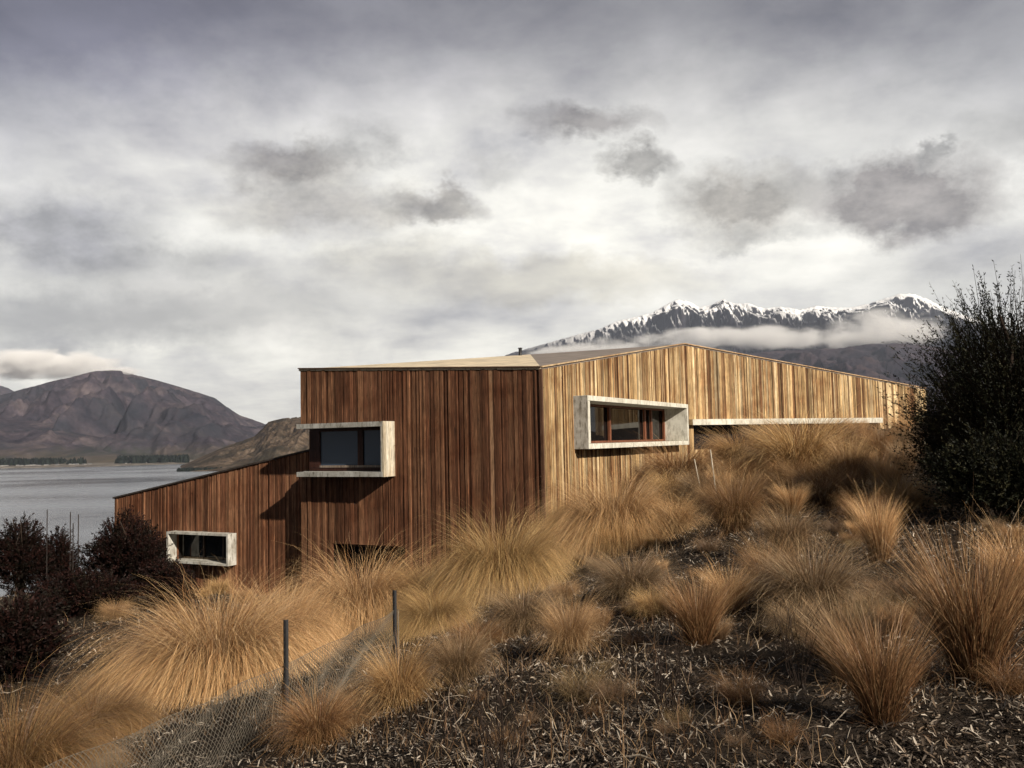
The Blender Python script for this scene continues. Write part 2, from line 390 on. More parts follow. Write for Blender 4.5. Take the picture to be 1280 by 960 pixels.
# far wood as one mass of small cones/blobs
V = []; Fc = []; cc = []
def leafblob(cx, cy, cz, r, h):
    b = len(V); n = 6
    for k in range(n):
        w = 2*PI*k/n; rr = r*random.uniform(.8, 1.2); V.append((cx+rr*math.cos(w), cy+rr*math.sin(w), cz))
        
    for k in range(n):
        w = 2*PI*k/n+.4; rr = r*random.uniform(.5, .9); V.append((cx+rr*math.cos(w), cy+rr*math.sin(w), cz+h*random.uniform(.5, .75)))
    V.append((cx+random.uniform(-.2, .2)*r, cy, cz+h))
    c = random.uniform(.6, 1.4)
    for _ in range(2*n+1): cc.append((.012*c, .016*c, .013*c))
    for k in range(n):
        k2 = (k+1) % n; Fc.append((b+k, b+k2, b+n+k2)); Fc.append((b+k, b+n+k2, b+n+k)); Fc.append((b+n+k, b+n+k2, b+2*n))
for i in range(2600):
    u = random.uniform(-300, 235)
    yy = random.choice([3480, 3560, 3620, 3800]) + random.uniform(-30, 60)
    if vnoise(np.array([u*.03]), np.array([yy*.004]), 8)[0] < .30: continue
    a = ray(u, 560); k = a[0]/a[1]
    leafblob(k*yy, yy, LAKE+4, random.uniform(6, 12), random.uniform(14, 34))
for i in range(420):
    u = random.uniform(222, 330); yy = random.uniform(2300, 2380); a = ray(u, 560); k = a[0]/a[1]
    leafblob(k*yy, yy, LAKE-1, random.uniform(3, 8), random.uniform(4, 11))
fw_ = mesh_np('woodland', V, np.array(Fc), leaf_mat('far_leaf', 0, .9, .05), col=np.array(cc)); tag(fw_, 'far dark belt of trees along the lake shore', 'woodland', kind='stuff')
wallm = plain('pale_wall', (.5, .48, .44), .8, .2, .2, 1); roofm = plain('grey_roof', (.16, .16, .17), .7, .2, .2, 1)
for i in range(34):
    u = random.choice([random.uniform(20, 75), random.uniform(40, 190), random.uniform(0, 60)]); yy = random.uniform(3390, 3450)+max(0, (u-120))*1.2
    a = ray(u, 560); k = a[0]/a[1]; x = k*yy; w = random.uniform(7, 13); d = 4.5; h = random.uniform(3.2, 5); z = LAKE+3
    b = MB(); b.hexa([(x-w/2, yy-d, z), (x+w/2, yy-d, z), (x+w/2, yy+d, z), (x-w/2, yy+d, z), (x-w/2, yy-d, z+h), (x+w/2, yy-d, z+h), (x+w/2, yy+d, z+h), (x-w/2, yy+d, z+h)])
    rt = h+2.2
    b.add([(x-w/2-.4, yy-d-.4, z+h+.05), (x+w/2+.4, yy-d-.4, z+h+.05), (x+w/2+.4, yy+d+.4, z+h+.05), (x-w/2-.4, yy+d+.4, z+h+.05), (x-w/2-.4, yy, z+rt), (x+w/2+.4, yy, z+rt)],
          [(0, 1, 5, 4), (2, 3, 4, 5), (0, 4, 3), (1, 2, 5), (3, 2, 1, 0)], 1)
    o = b.build('shore_house', [wallm, roofm]); tag(o, 'tiny pale building among the shoreline trees across the lake', 'house', 'tiny buildings on the far lake shore')

# ------------------------------------------------------------ house
DA = np.array([-.883, .469, 0]); NA = np.array([-.469, -.883, 0])    # front (shaded) wall: runs left, faces the viewer
DB = np.array([.469, .883, 0]); NB = np.array([.883, -.469, 0])       # sunlit wall: runs away to the right
def plane_hit(px, py, o, n):
    d = ray(px, py); t = np.dot(o, n)/np.dot(d, n); return d*t
Cc = P(675, 461.5, 22.0)
def onA(px, py, off=0): 
    q = plane_hit(px, py, Cc+NA*off, NA); return np.dot(q-Cc, DA), q[2]
def onB(px, py, off=0):
    q = plane_hit(px, py, Cc+NB*off, NB); return np.dot(q-Cc, DB), q[2]
zC = Cc[2]
sL, zL = onA(377, 463); sP, zP = onB(853, 431.5)
Lp = Cc+DA*sL; Lp[2] = zL
Pk = Cc+DB*sP; Pk[2] = zP
dirc = P(1095, 527, 37.5)-P(862, 527, Pk[1]); dirc[2] = 0; DCc = dirc/np.linalg.norm(dirc); NCc = np.array([DCc[1], -DCc[0], 0])
def onC(px, py, off=0):
    q = plane_hit(px, py, Pk+NCc*off, NCc); return np.dot(q-Pk, DCc), q[2]
sE, zE = onC(1156, 487)
Ep = Pk+DCc*sE; Ep[2] = zE
Rp = P(663, 443, 29.0)
print('HOUSE', Cc, Lp, Pk, Ep, Rp, sL, sP, sE)

house = empty('house', (float(Cc[0]), float(Cc[1]), -2.6), 'long angular timber clad house with folded roof and boxed windows on the slope', 'house')
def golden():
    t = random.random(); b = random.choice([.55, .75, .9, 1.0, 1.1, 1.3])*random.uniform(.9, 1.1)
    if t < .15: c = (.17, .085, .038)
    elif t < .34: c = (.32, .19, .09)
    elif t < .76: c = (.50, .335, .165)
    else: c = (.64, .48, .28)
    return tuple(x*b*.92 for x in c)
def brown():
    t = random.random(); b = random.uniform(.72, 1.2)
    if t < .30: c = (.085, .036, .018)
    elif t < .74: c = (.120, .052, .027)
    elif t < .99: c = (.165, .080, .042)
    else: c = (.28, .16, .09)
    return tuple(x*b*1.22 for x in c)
def clad(name, O, D, Nn, s0, s1, zb, zt, colf, openings=(), bw=.062, parent=house, thick=.05, label=None):
    """vertical boards; zt(s) top; openings (s0,s1,z0,z1)"""
    mb = MB(); s = s0; O = np.array([O[0], O[1], 0.]); up = np.array([0, 0, 1.])
    def prism(a, b, z0a, z0b, z1a, z1b, n0, n1, m, c):
        p = []
        for (zz_a, zz_b) in ((z0a, z0b), (z1a, z1b)):
            p += [O+D*a+Nn*n1+up*zz_a, O+D*b+Nn*n1+up*zz_b, O+D*b+Nn*n0+up*zz_b, O+D*a+Nn*n0+up*zz_a]
        mb.hexa(p, m, c)
    def spans(a, b):
        mid = (a+b)/2
        cuts = sorted([(z0, z1) for (o0, o1, z0, z1) in openings if o0-1e-4 <= mid <= o1+1e-4])
        cur = None; res = []
        for z0, z1 in cuts: res.append((cur, z0)); cur = z1
        res.append((cur, None)); return res
    edges = sorted({o for op in openings for o in op[:2]})
    while s < s1-1e-6:
        w = bw*random.choice([.45, .7, 1, 1, 1.3, 1.9]); e = min(s+w, s1)
        for q in edges:
            if s+1e-5 < q < e: e = q
        if s1-e < .03: e = s1
        c = colf(); dp = random.choice([-.012, 0, 0, .006, .014]); g_ = .003
        for lo, hi in spans(s, e):
            za = zb if lo is None else lo; 
            a_, b_ = s+g_, e-g_
            if b_-a_ < .006: continue
            ta = zt(a_) if hi is None else hi; tb = zt(b_) if hi is None else hi
            prism(a_, b_, za, za, ta, tb, 0, thick+dp, 0, c)
        s = e
    # backing
    ks = sorted({s0, s1, *edges})
    for a, b in zip(ks[:-1], ks[1:]):
        if b-a < .01: continue
        nsub = max(1, int((b-a)/2))
        for q in range(nsub):
            aa = a+(b-a)*q/nsub; bb2 = a+(b-a)*(q+1)/nsub
            for lo, hi in spans(aa, bb2):
                za = zb if lo is None else lo
                prism(aa, bb2, za, za, (zt(aa)-.02) if hi is None else hi, (zt(bb2)-.02) if hi is None else hi, -.16, -.002, 1, (1, 1, 1))
    o = mb.build(name, [WOOD, BACK], parent)
    if label: o['label'] = label
    return o
def boxP(mb, O, D, Nn, s0, s1, n0, n1, z0, z1, m=0, c=(1, 1, 1)):
    O = np.array([O[0], O[1], 0.]); up = np.array([0, 0, 1.]); p = []
    for z in (z0, z1): p += [O+D*s0+Nn*n1+up*z, O+D*s1+Nn*n1+up*z, O+D*s1+Nn*n0+up*z, O+D*s0+Nn*n0+up*z]
    mb.hexa(p, m, c)

BASE = -6.0
# --- openings measured on the wall planes
PA = .58
wa0, zt_ = onA(479, 526.5, PA); _, zb_ = onA(479, 596, PA)
wa0w = onA(494, 560)[0]
topA = lambda s: zC+(zL-zC)*s/sL
TH = .13
z1A, z0A = zt_, zb_                 # outer slab levels
doorA0 = onA(508, 700)[0]; doorA1, doorAz = onA(417, 679)
opA = [(wa0w+.12, sL+.01, z0A+.03, z1A-.03), (doorA0, doorA1, BASE, doorAz)]
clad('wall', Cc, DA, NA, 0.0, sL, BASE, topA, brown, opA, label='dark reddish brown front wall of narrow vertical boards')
PB = .49
wb0 = onB(714.5, 530)[0]; _, zbt = onB(735, 494, PB); _, zbb = onB(735, 561.5, PB); wb1 = onB(861, 530, PB)[0]
topB = lambda s: zC+(zP-zC)*s/sP
opB = [(wb0+.1, wb1-.1, zbb+.1, zbt-.1)]
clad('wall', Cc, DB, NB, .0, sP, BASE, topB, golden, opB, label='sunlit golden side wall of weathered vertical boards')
topC = lambda s: zP+(zE-zP)*s/sE
_, zs1 = onC(900, 524); _, zs0 = onC(900, 531)
opC = [(.35, onC(1097, 527)[0], zs0-.9, zs0+.02)]
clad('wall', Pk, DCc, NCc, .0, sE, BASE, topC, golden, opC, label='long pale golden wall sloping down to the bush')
# left return wall of the main block, back walls
nL = -NB
BL = Lp+DB*9.0
zBL = .2
topD = lambda s: zL+(zBL-zL)*s/9.0
clad('wall', Lp, DB, nL, .0, 9.0, BASE, topD, brown, [(-.01, 1.6, z0A+.03, z1A-.03)])
Bk = Pk+np.array([-6.5, 7.5, 0]); Ebk = Ep+np.array([-3, 8.5, 0])
def seg_wall(a, b, za, zb2):
    d = b-a; d[2] = 0; ln = np.linalg.norm(d); D = d/ln; Nn = np.array([D[1], -D[0], 0])
    mid = (a+b)/2; cen = np.array([3.0, 34, 0])
    if np.dot(Nn[:2], (cen-mid)[:2]) > 0: Nn = -Nn
    clad('wall', a, D, Nn, 0, ln, BASE, lambda s: za+(zb2-za)*s/ln, brown, bw=.12)
zBk, zEb = .9, .6
seg_wall(Ep.copy(), Ebk.copy(), zE, zEb); seg_wall(Ebk.copy(), Bk.copy(), zEb, zBk); seg_wall(Bk.copy(), BL.copy(), zBk, zBL)
# --- roof: folded planes with real thickness, made as one solid
def P3(p, z): return (p[0], p[1], z)
ov = .06
def outp(p, n): return np.array(p)+np.array(n)*ov
rv = [P3(Lp+NA*ov+nL*ov, zL+.035), P3(Cc+NA*ov+NB*ov, zC+.035), P3(Pk+(NB+NCc)*ov*.6, zP+.035), P3(Ep+NCc*ov, zE+.035), P3(Rp, Rp[2]),
      P3(BL, zBL+.03), P3(Bk, zBk+.03), P3(Ebk, zEb+.03)]
def roof_mat(name, base):
    m, nt, out = M(name); g = geo(nt)
    d = nt.nodes.new('ShaderNodeVectorMath'); d.operation = 'DOT_PRODUCT'; L(nt, g['Position'], d.inputs[0]); d.inputs[1].default_value = tuple(DA)
    w = math_(nt, 'FRACT', math_(nt, 'MULTIPLY', d.outputs['Value'], 2.2))
    s = ramp(nt, w, [(.0, .35), (.06, 1.0), (.94, 1.0), (1.0, .35)])
    n1 = noise(nt, mapping(nt, g['Position'], (1, 1, 1)), 1.6, 6, .65).outputs[0]
    c = mixc(nt, .75, base, s, 'MULTIPLY'); c = mixc(nt, .8, c, ramp(nt, n1, [(.3, .6), (.7, 1.2)]), 'MULTIPLY')
    princ(nt, out, c, .6, .3, n1, .2, .01); return m
ROOF1 = roof_mat('pale_roof_boards', (.74, .62, .44)); ROOF2 = roof_mat('grey_roof_boards', (.26, .215, .185))
def solid_from_top(name, verts, faces, mat, th=.12, label=None, parent=house):
    n = len(verts); V = [tuple(v) for v in verts]+[(v[0], v[1], v[2]-th) for v in verts]
    Fc = [tuple(f) for f in faces]+[tuple(n+i for i in reversed(f)) for f in faces]
    ed = {}
    for f in faces:
        for i in range(len(f)): 
            a, b = f[i], f[(i+1) % len(f)]; ed[(a, b)] = 1
    for (a, b) in ed:
        if (b, a) not in ed: Fc.append((b, a, n+a, n+b))
    o = mesh_np(name, V, Fc, mat, parent)
    if label: o['label'] = label
    return o
solid_from_top('roof', [rv[0], rv[1], rv[4]], [(0, 1, 2)], ROOF1, .05, 'pale straw coloured roof plane over the front wall')
r2 = [rv[i] for i in (1, 2, 4)]; solid_from_top('roof', r2, [(0, 1, 2)], ROOF2, .05, 'grey brown roof plane beside the ridge')
# rear planes descend from the ridge
q = [rv[0], rv[4], rv[2], rv[3], rv[5], rv[6], rv[7]]
solid_from_top('roof', q, [(0, 1, 4), (1, 5, 4), (1, 2, 5), (2, 6, 5), (2, 3, 6)], ROOF2, .05)
# edge cappings
mb = MB()
def cap(mb, a, b, w=.05, h=.05, c=(1, 1, 1)):
    a = np.array(a); b = np.array(b); d = b-a; d /= np.linalg.norm(d); sd = np.cross(d, [0, 0, 1]); sd /= np.linalg.norm(sd)
    up = np.array([0, 0, 1.]); p = []
    for z in (0, h): p += [a-sd*w+up*z, b-sd*w+up*z, b+sd*w+up*z, a+sd*w+up*z]
    mb.hexa(p, 0, c)
lift = np.array([0, 0, .004])
cap(mb, np.array(rv[0])+lift, np.array(rv[1])+lift, .045, .03, (.10, .06, .04))
mb.build('roof_edge', REDT, house)
mb = MB(); cap(mb, np.array(rv[1])+lift, np.array(rv[2])+lift, .05, .035, (.55, .40, .24)); cap(mb, np.array(rv[2])+lift, np.array(rv[3])+lift, .05, .035, (.50, .34, .2))
mb.build('roof_edge', REDT, house)
# corner trim
mb = MB(); mb.hexa([Cc*[1, 1, 0]+np.array(k) for k in ((NA*.07+[0, 0, BASE]), (NA*.07+NB*.075+[0, 0, BASE]), (NB*.075+[0, 0, BASE]), (np.array([0, 0, BASE])),
                    (NA*.07+[0, 0, zC]), (NA*.07+NB*.075+[0, 0, zC]), (NB*.075+[0, 0, zC]), (np.array([0, 0, zC])))], 0, (.10, .05, .03))
mb.build('corner_board', REDT, house)
# flue
q = P(650.5, 446, 28.6); mb = MB(); mb.tube([(q[0], q[1], q[2]-.25), (q[0], q[1], q[2]+.27)], .055, 12); mb.tube([(q[0], q[1], q[2]+.27), (q[0], q[1], q[2]+.29)], .075, 12)
mb.build('flue', DARKM, house, True)

# --- front corner window (wraps the corner)
mb = MB(); e0 = wa0w; xo = onA(370.5, 560, PA)[0]
boxP(mb, Cc, DA, NA, e0, xo, -.05, PA, z1A-TH, z1A)             # top slab
boxP(mb, Cc, DA, NA, e0, xo, -.05, PA, z0A, z0A+TH)             # bottom slab
# side slabs wrapping the corner
boxP(mb, Cc, DA, NA, sL+.004, xo, -1.6, -.052, z1A-TH, z1A); boxP(mb, Cc, DA, NA, sL+.004, xo, -1.6, -.052, z0A, z0A+TH)
boxP(mb, Cc, DA, NA, e0+.03, e0+.06, -.05, PA-.003, z0A+TH, z1A-TH)
win = mb.build('window', CONCG, house); win['label'] = 'boxed corner window with grey projecting slabs'
mb = MB(); z_ = z0A-.002; nb = 5
for k in range(nb):
    a = PA*k/nb+.002; b2 = PA*(k+1)/nb-.004
    boxP(mb, Cc, DA, NA, e0-.035, e0+.03-.002, a, b2, z0A-.004, z1A+.004, 0, random.choice([(.62, .55, .42), (.7, .64, .52), (.5, .43, .32)]))
s_ = mb.build('side_panel', REDT, win); s_['label'] = 'pale vertical boards on the sunny end of the window box'
mb = MB(); gz = z0A+TH; gt = z1A-TH; gl = sL-.35; rec = -.12
boxP(mb, Cc, DA, NA, e0+.06, gl+.16, rec-.05, rec+.02, gz, gz+.10, 0, (.05, .02, .014)); boxP(mb, Cc, DA, NA, e0+.06, gl+.16, rec-.05, rec+.02, gt-.09, gt, 0, (.05, .02, .014))
sm = onA(451, 560, rec)[0]
for (a, b2) in ((e0+.06, e0+.13), (sm-.09, sm+.09), (gl-.22, gl+.16)): boxP(mb, Cc, DA, NA, a, b2, rec-.05, rec+.03, gz+.1, gt-.09, 0, (.05, .02, .014))
boxP(mb, Cc, DA, NA, gl+.09, gl+.16, -1.5, rec-.05, gz, gt, 0, (.05, .02, .014))
boxP(mb, Cc, DA, NA, e0+.13, gl-.22, rec-.02, rec+.04, gz+.1, gz+.16, 0, (.25, .2, .16))
mb.build('window_frame', REDT, win)
mb = MB(); boxP(mb, Cc, DA, NA, e0+.13, gl-.2, rec-.03, rec-.015, gz+.1, gt-.09); mb.build('pane', GLASSB, win)
# dark interior backing wall (inset from the corner)
mb = MB(); boxP(mb, Cc, DA, NA, e0+.1, gl+.085, -1.5, -.2, z0A+.03, z1A-.03); mb.build('interior', BACK, win)
# --- lower door opening
mb = MB(); boxP(mb, Cc, DA, NA, doorA0, doorA1, -.5, -.45, BASE, doorAz); d_ = mb.build('glazed_door', GLASS, house)
mb = MB()
boxP(mb, Cc, DA, NA, doorA0, doorA1, -.44, -.39, doorAz-.12, doorAz, 0, (.06, .03, .02))
for a in np.linspace(doorA0, doorA1-.07, 4): boxP(mb, Cc, DA, NA, a, a+.07, -.44, -.38, BASE, doorAz-.12, 0, (.06, .03, .02))
boxP(mb, Cc, DA, NA, doorA0+.07, doorA1-.07, -.438, -.40, doorAz-1.2, doorAz-1.13, 0, (.16, .13, .11))
mb.build('door_frame', REDT, d_)
mb = MB(); boxP(mb, Cc, DA, NA, doorA0-.02, doorA0, -.5, -.0, BASE, doorAz+.02); boxP(mb, Cc, DA, NA, doorA1, doorA1+.02, -.5, -.0, BASE, doorAz+.02)
boxP(mb, Cc, DA, NA, doorA0, doorA1, -.5, -.0, doorAz+.002, doorAz+.03); mb.build('reveal', WOODD, d_)

# --- long slot window on the sunlit wall
mb = MB(); t = .14; rd = -.50
mb_s = [(wb0, wb1, rd, PB, zbt-t, zbt), (wb0, wb1, rd, PB, zbb, zbb+t), (wb0, wb0+t, rd, PB-.002, zbb+t, zbt-t), (wb1-t, wb1, rd, PB-.002, zbb+t, zbt-t)]
for a in mb_s: boxP(mb, Cc, DB, NB, *a)
win2 = mb.build('window', CONC, house); win2['label'] = 'long window in a thick white concrete surround'
mod = win2.modifiers.new('bev', 'BEVEL'); mod.width = .012; mod.segments = 2
mb = MB(); boxP(mb, Cc, DB, NB, wb0-.008, wb0-.002, .055, PB-.012, zbb+.006, zbt-.006); sp_ = mb.build('side_panel', CONCG, win2); sp_['label'] = 'outer end of the surround with its shade painted in grey'  # thin darker panel added to put this end's shade into its colour
mb = MB(); fr = (.20, .075, .04)
boxP(mb, Cc, DB, NB, wb0+t, wb1-t, rd+.10, rd+.16, zbb+t, zbb+t+.07, 0, fr); boxP(mb, Cc, DB, NB, wb0+t, wb1-t, rd+.10, rd+.16, zbt-t-.07, zbt-t, 0, fr)
for px in (762, 806, 814):
    s = onB(px, 525, rd+.15)[0]; boxP(mb, Cc, DB, NB, s-.06, s+.06, rd+.1, rd+.17, zbb+t+.07, zbt-t-.07, 0, fr)
boxP(mb, Cc, DB, NB, wb1-t-.12, wb1-t, rd+.1, rd+.165, zbb+t+.07, zbt-t-.07, 0, fr)
mb.build('window_frame', REDT, win2)
mb = MB(); boxP(mb, Cc, DB, NB, wb0+t, wb1-t, rd+.02, rd+.3, zbb+t, zbb+t+.015, 0, (.16, .1, .07)); 
mb.build('sill', REDT, win2)
mb = MB(); boxP(mb, Cc, DB, NB, wb0+t, wb1-t, rd+.05, rd+.075, zbb+t+.015, zbt-t); mb.build('pane', GLASSD, win2)
mb = MB(); boxP(mb, Cc, DB, NB, wb0, wb1, rd-.05, rd-.003, zbb, zbt); mb.build('interior', BACK, win2)
# --- low ledge and strip window on the long wall
mb = MB(); boxP(mb, Pk, DCc, NCc, .12, onC(1096, 527)[0], -.05, .30, zs0, zs1); lg = mb.build('ledge', CONC, house); lg['label'] = 'thin white concrete ledge above the grass'
mb = MB(); boxP(mb, Pk, DCc, NCc, .35, onC(1096, 527)[0], -.4, -.35, zs0-.9, zs0-.003); mb.build('strip_window', GLASS, house)

# --- lower wing
Wo = P(377, 600, 26.15)
def onW(px, py, off=0):
    q = plane_hit(px, py, Wo+NA*off, NA); return np.dot(q-Wo, DA), q[2]
sW1, zW1 = onW(145, 622); sWr, zWr = onW(384, 563.5)
topW = lambda s: zWr+(zW1-zWr)*(s-sWr)/(sW1-sWr)
PW = .4
ww1, zwt = onW(208, 664.5, PW); ww0, _ = onW(286, 668, PW); zwb = onW(286, 708, PW)[1]
ww0w = onW(297, 690)[0]
print('WING', Wo, sW1, zW1, zWr, ww0, ww1, zwt, zwb, wb0, wb1, zbt, zbb)
opW = [(ww0w+.1, ww1-.1, zwb+.06, zwt-.06)]
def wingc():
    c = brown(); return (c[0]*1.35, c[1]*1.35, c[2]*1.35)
clad('wall', Wo, DA, NA, -1.5, sW1, BASE-1, topW, wingc, opW, label='low wing wall of brown vertical boards stepping down left')
We = Wo+DA*sW1; 
clad('wall', We, DB, nL, 0, 7, BASE-2, lambda s: zW1-.12*s, brown)
wr = [P3(Wo+DA*-1.5+NA*.1, topW(-1.5)+.02), P3(We+NA*.1+nL*.05, zW1+.02), P3(We+DB*7+nL*.05, zW1-.85), P3(Wo+DA*-1.5+DB*7, topW(-1.5)-.85)]
solid_from_top('roof', wr, [(1, 0, 3, 2)], plain('dark_roof', (.05, .04, .035), .7, .2), .05, 'thin dark roof of the low wing')
mb = MB(); t = .065
for a in ((ww0w, ww1, -.3, PW, zwt-t, zwt), (ww0w, ww1, -.3, PW, zwb, zwb+t), (ww0w, ww0w+t, -.3, PW-.002, zwb+t, zwt-t), (ww1-t, ww1, -.3, PW-.002, zwb+t, zwt-t)): boxP(mb, Wo, DA, NA, *a)
w3 = mb.build('window', CONCG2, house); w3['label'] = 'small white framed window low on the wing'
mb = MB(); boxP(mb, Wo, DA, NA, ww0w+t, ww1-t, -.25, -.23, zwb+t, zwt-t); mb.build('pane', GLASS, w3)
mb = MB()
for k in (.3, .62): 
    s = ww0w+(ww1-ww0w)*k; boxP(mb, Wo, DA, NA, s-.03, s+.03, -.228, -.18, zwb+t, zwt-t, 0, (.06, .04, .03))
boxP(mb, Wo, DA, NA, ww0w+t, ww1-t, -.228, -.18, zwb+t+.003, zwb+t+.06, 0, (.2, .15, .1))
mb.build('window_frame', REDT, w3)
mb = MB(); boxP(mb, Wo, DA, NA, ww0w, ww1, -.36, -.303, zwb, zwt); mb.build('interior', BACK, w3)

# ------------------------------------------------------------ grass tussocks
def norm_me(me):
    n = len(me.vertices); a = np.empty(n*3, np.float32); me.vertices.foreach_get('co', a); a = a.reshape(-1, 3)
    h = np.percentile(a[:, 2], 99.6)*1.04; r = np.percentile(np.hypot(a[:, 0], a[:, 1]), 93)
    return h, r
def tussock_mesh(name, nb, R, Hh, lean=.9, wind=(-.25, .0), w=.004, seg=5, pal=0, loose=.0, seed=0, upright=0.):
    g = np.random.default_rng(seed)
    az = g.uniform(0, 2*PI, nb); rr = np.sqrt(g.uniform(0, 1, nb))*R*.28
    bx = np.cos(az)*rr; by = np.sin(az)*rr
    az2 = az+g.normal(0, .5, nb)
    Ln = Hh*g.uniform(.55, 1.2, nb)*(1+.0*az)
    tilt0 = np.clip(np.abs(g.normal(0, 1, nb))*.28*lean+rr/(R*.28+1e-6)*.30*lean, 0, 1.25)
    dtl = (g.uniform(.12, .42, nb)*lean)*(1-upright)+.03       # per segment extra tilt
    dead = g.uniform(0, 1, nb) < .13; tilt0 = np.where(dead, g.uniform(.5, 1.5, nb), tilt0); Ln = np.where(dead, Ln*g.uniform(.3, .85, nb), Ln)
    stray = g.uniform(0, 1, nb) < .04
    Ln = np.where(stray, Ln*1.3, Ln)
    P_ = np.zeros((nb, seg+1, 3)); P_[:, 0, 0] = bx; P_[:, 0, 1] = by; P_[:, 0, 2] = -.05
    tl = tilt0.copy(); sl = (Ln/seg)
    aa = az2.copy(); kink = g.normal(0, .22, (nb, seg))*(.5+loose)*np.where(dead, 3.0, 1.0)[:, None]
    for k in range(1, seg+1):
        dx = np.sin(tl)*np.cos(aa)+wind[0]*(k/seg)**1.3; dy = np.sin(tl)*np.sin(aa)+wind[1]*(k/seg)**1.3; dz = np.cos(tl)
        ln = np.sqrt(dx*dx+dy*dy+dz*dz)
        P_[:, k, 0] = P_[:, k-1, 0]+dx/ln*sl; P_[:, k, 1] = P_[:, k-1, 1]+dy/ln*sl; P_[:, k, 2] = P_[:, k-1, 2]+dz/ln*sl
        tl = np.clip(tl+dtl*(1+.5*k/seg), 0, 2.2); aa = aa+kink[:, k-1]
    ph = g.uniform(0, 2*PI, nb); sx = np.cos(ph); sy = np.sin(ph)
    wd = w*g.uniform(.6, 1.4, nb)
    V = np.zeros((nb, seg+1, 2, 3)); 
    for k in range(seg+1):
        ww = wd*(1-(k/seg)**1.5*.85)*.5
        V[:, k, 0] = P_[:, k]; V[:, k, 1] = P_[:, k]
        V[:, k, 0, 0] += sx*ww; V[:, k, 0, 1] += sy*ww; V[:, k, 1, 0] -= sx*ww; V[:, k, 1, 1] -= sy*ww
    pals = [np.array([(.56, .38, .18), (.45, .27, .11), (.66, .49, .27), (.32, .15, .055), (.20, .09, .04)]),     # gold
            np.array([(.34, .20, .09), (.27, .13, .055), (.40, .27, .14), (.19, .085, .04), (.14, .06, .03)]),       # russet
            np.array([(.36, .26, .15), (.28, .17, .09), (.44, .35, .22), (.2, .13, .08), (.12, .08, .05)])]          # grey straw
    pp = pals[pal]; ci = g.choice(5, nb, p=[.3, .25, .15, .18, .12]); cb = pp[ci]*g.uniform(.6, 1.3, (nb, 1))*g.uniform(.82, 1.15)*np.array([1, g.uniform(.90, .97), g.uniform(.78, 1.02)])
    V_ = V.reshape(-1, 3)
    cols = np.repeat(cb[:, None, :], (seg+1)*2, 1)
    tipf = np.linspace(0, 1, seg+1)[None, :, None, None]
    cols = cols.reshape(nb, seg+1, 2, 3)*(.28+.92*tipf)  # brown sheath bases, steepened to paint in the clump's own shade
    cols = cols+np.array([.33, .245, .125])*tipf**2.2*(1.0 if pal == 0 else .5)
    base = np.arange(nb)[:, None]*((seg+1)*2); k = np.arange(seg)[None]*2
    Fc = np.stack([base+k, base+k+1, base+k+3, base+k+2], -1).reshape(-1, 4)
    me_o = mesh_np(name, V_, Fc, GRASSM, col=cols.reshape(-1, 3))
    me = me_o.data; bpy.data.objects.remove(me_o); return me

lib = {}
def getm(key):
    if key in lib: return lib[key]
    kind, k = key
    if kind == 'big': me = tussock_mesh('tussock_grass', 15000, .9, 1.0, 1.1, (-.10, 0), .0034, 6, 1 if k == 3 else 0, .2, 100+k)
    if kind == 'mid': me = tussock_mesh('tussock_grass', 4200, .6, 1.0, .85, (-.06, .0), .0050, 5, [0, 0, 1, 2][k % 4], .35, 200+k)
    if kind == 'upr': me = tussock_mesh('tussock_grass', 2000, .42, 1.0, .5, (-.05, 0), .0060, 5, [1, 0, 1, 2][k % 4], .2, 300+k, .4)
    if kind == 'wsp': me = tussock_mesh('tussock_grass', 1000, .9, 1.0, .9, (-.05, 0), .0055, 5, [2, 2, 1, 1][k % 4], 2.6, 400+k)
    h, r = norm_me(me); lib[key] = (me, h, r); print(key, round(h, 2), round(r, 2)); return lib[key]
ntus = 0
def tussock(px, py, hpx, kind, k, label, group=None, wpx=None, hit=None, asp=1.0):
    """hpx, wpx: height and full width of the clump in photo pixels; with hit: hpx in metres and asp a width factor"""
    global ntus
    q = hit if hit is not None else ground_hit(px, py)
    if q is None: return None
    me, mh, mr = getm((kind, k))
    if hit is None:
        sz = hpx*q[1]/F/mh; sxy = wpx*.5*q[1]/F/mr
    else:
        sz = hpx/mh; sxy = sz*asp
    o = bpy.data.objects.new('grass_tussock', me); C.objects.link(o)
    o.location = (float(q[0]), float(q[1]), float(q[2])-.02)
    o.scale = (sxy, sxy, sz)
    o.rotation_euler = (0, 0, random.uniform(-.5, .5))
    tag(o, label, 'grass', group); ntus += 1
    return o
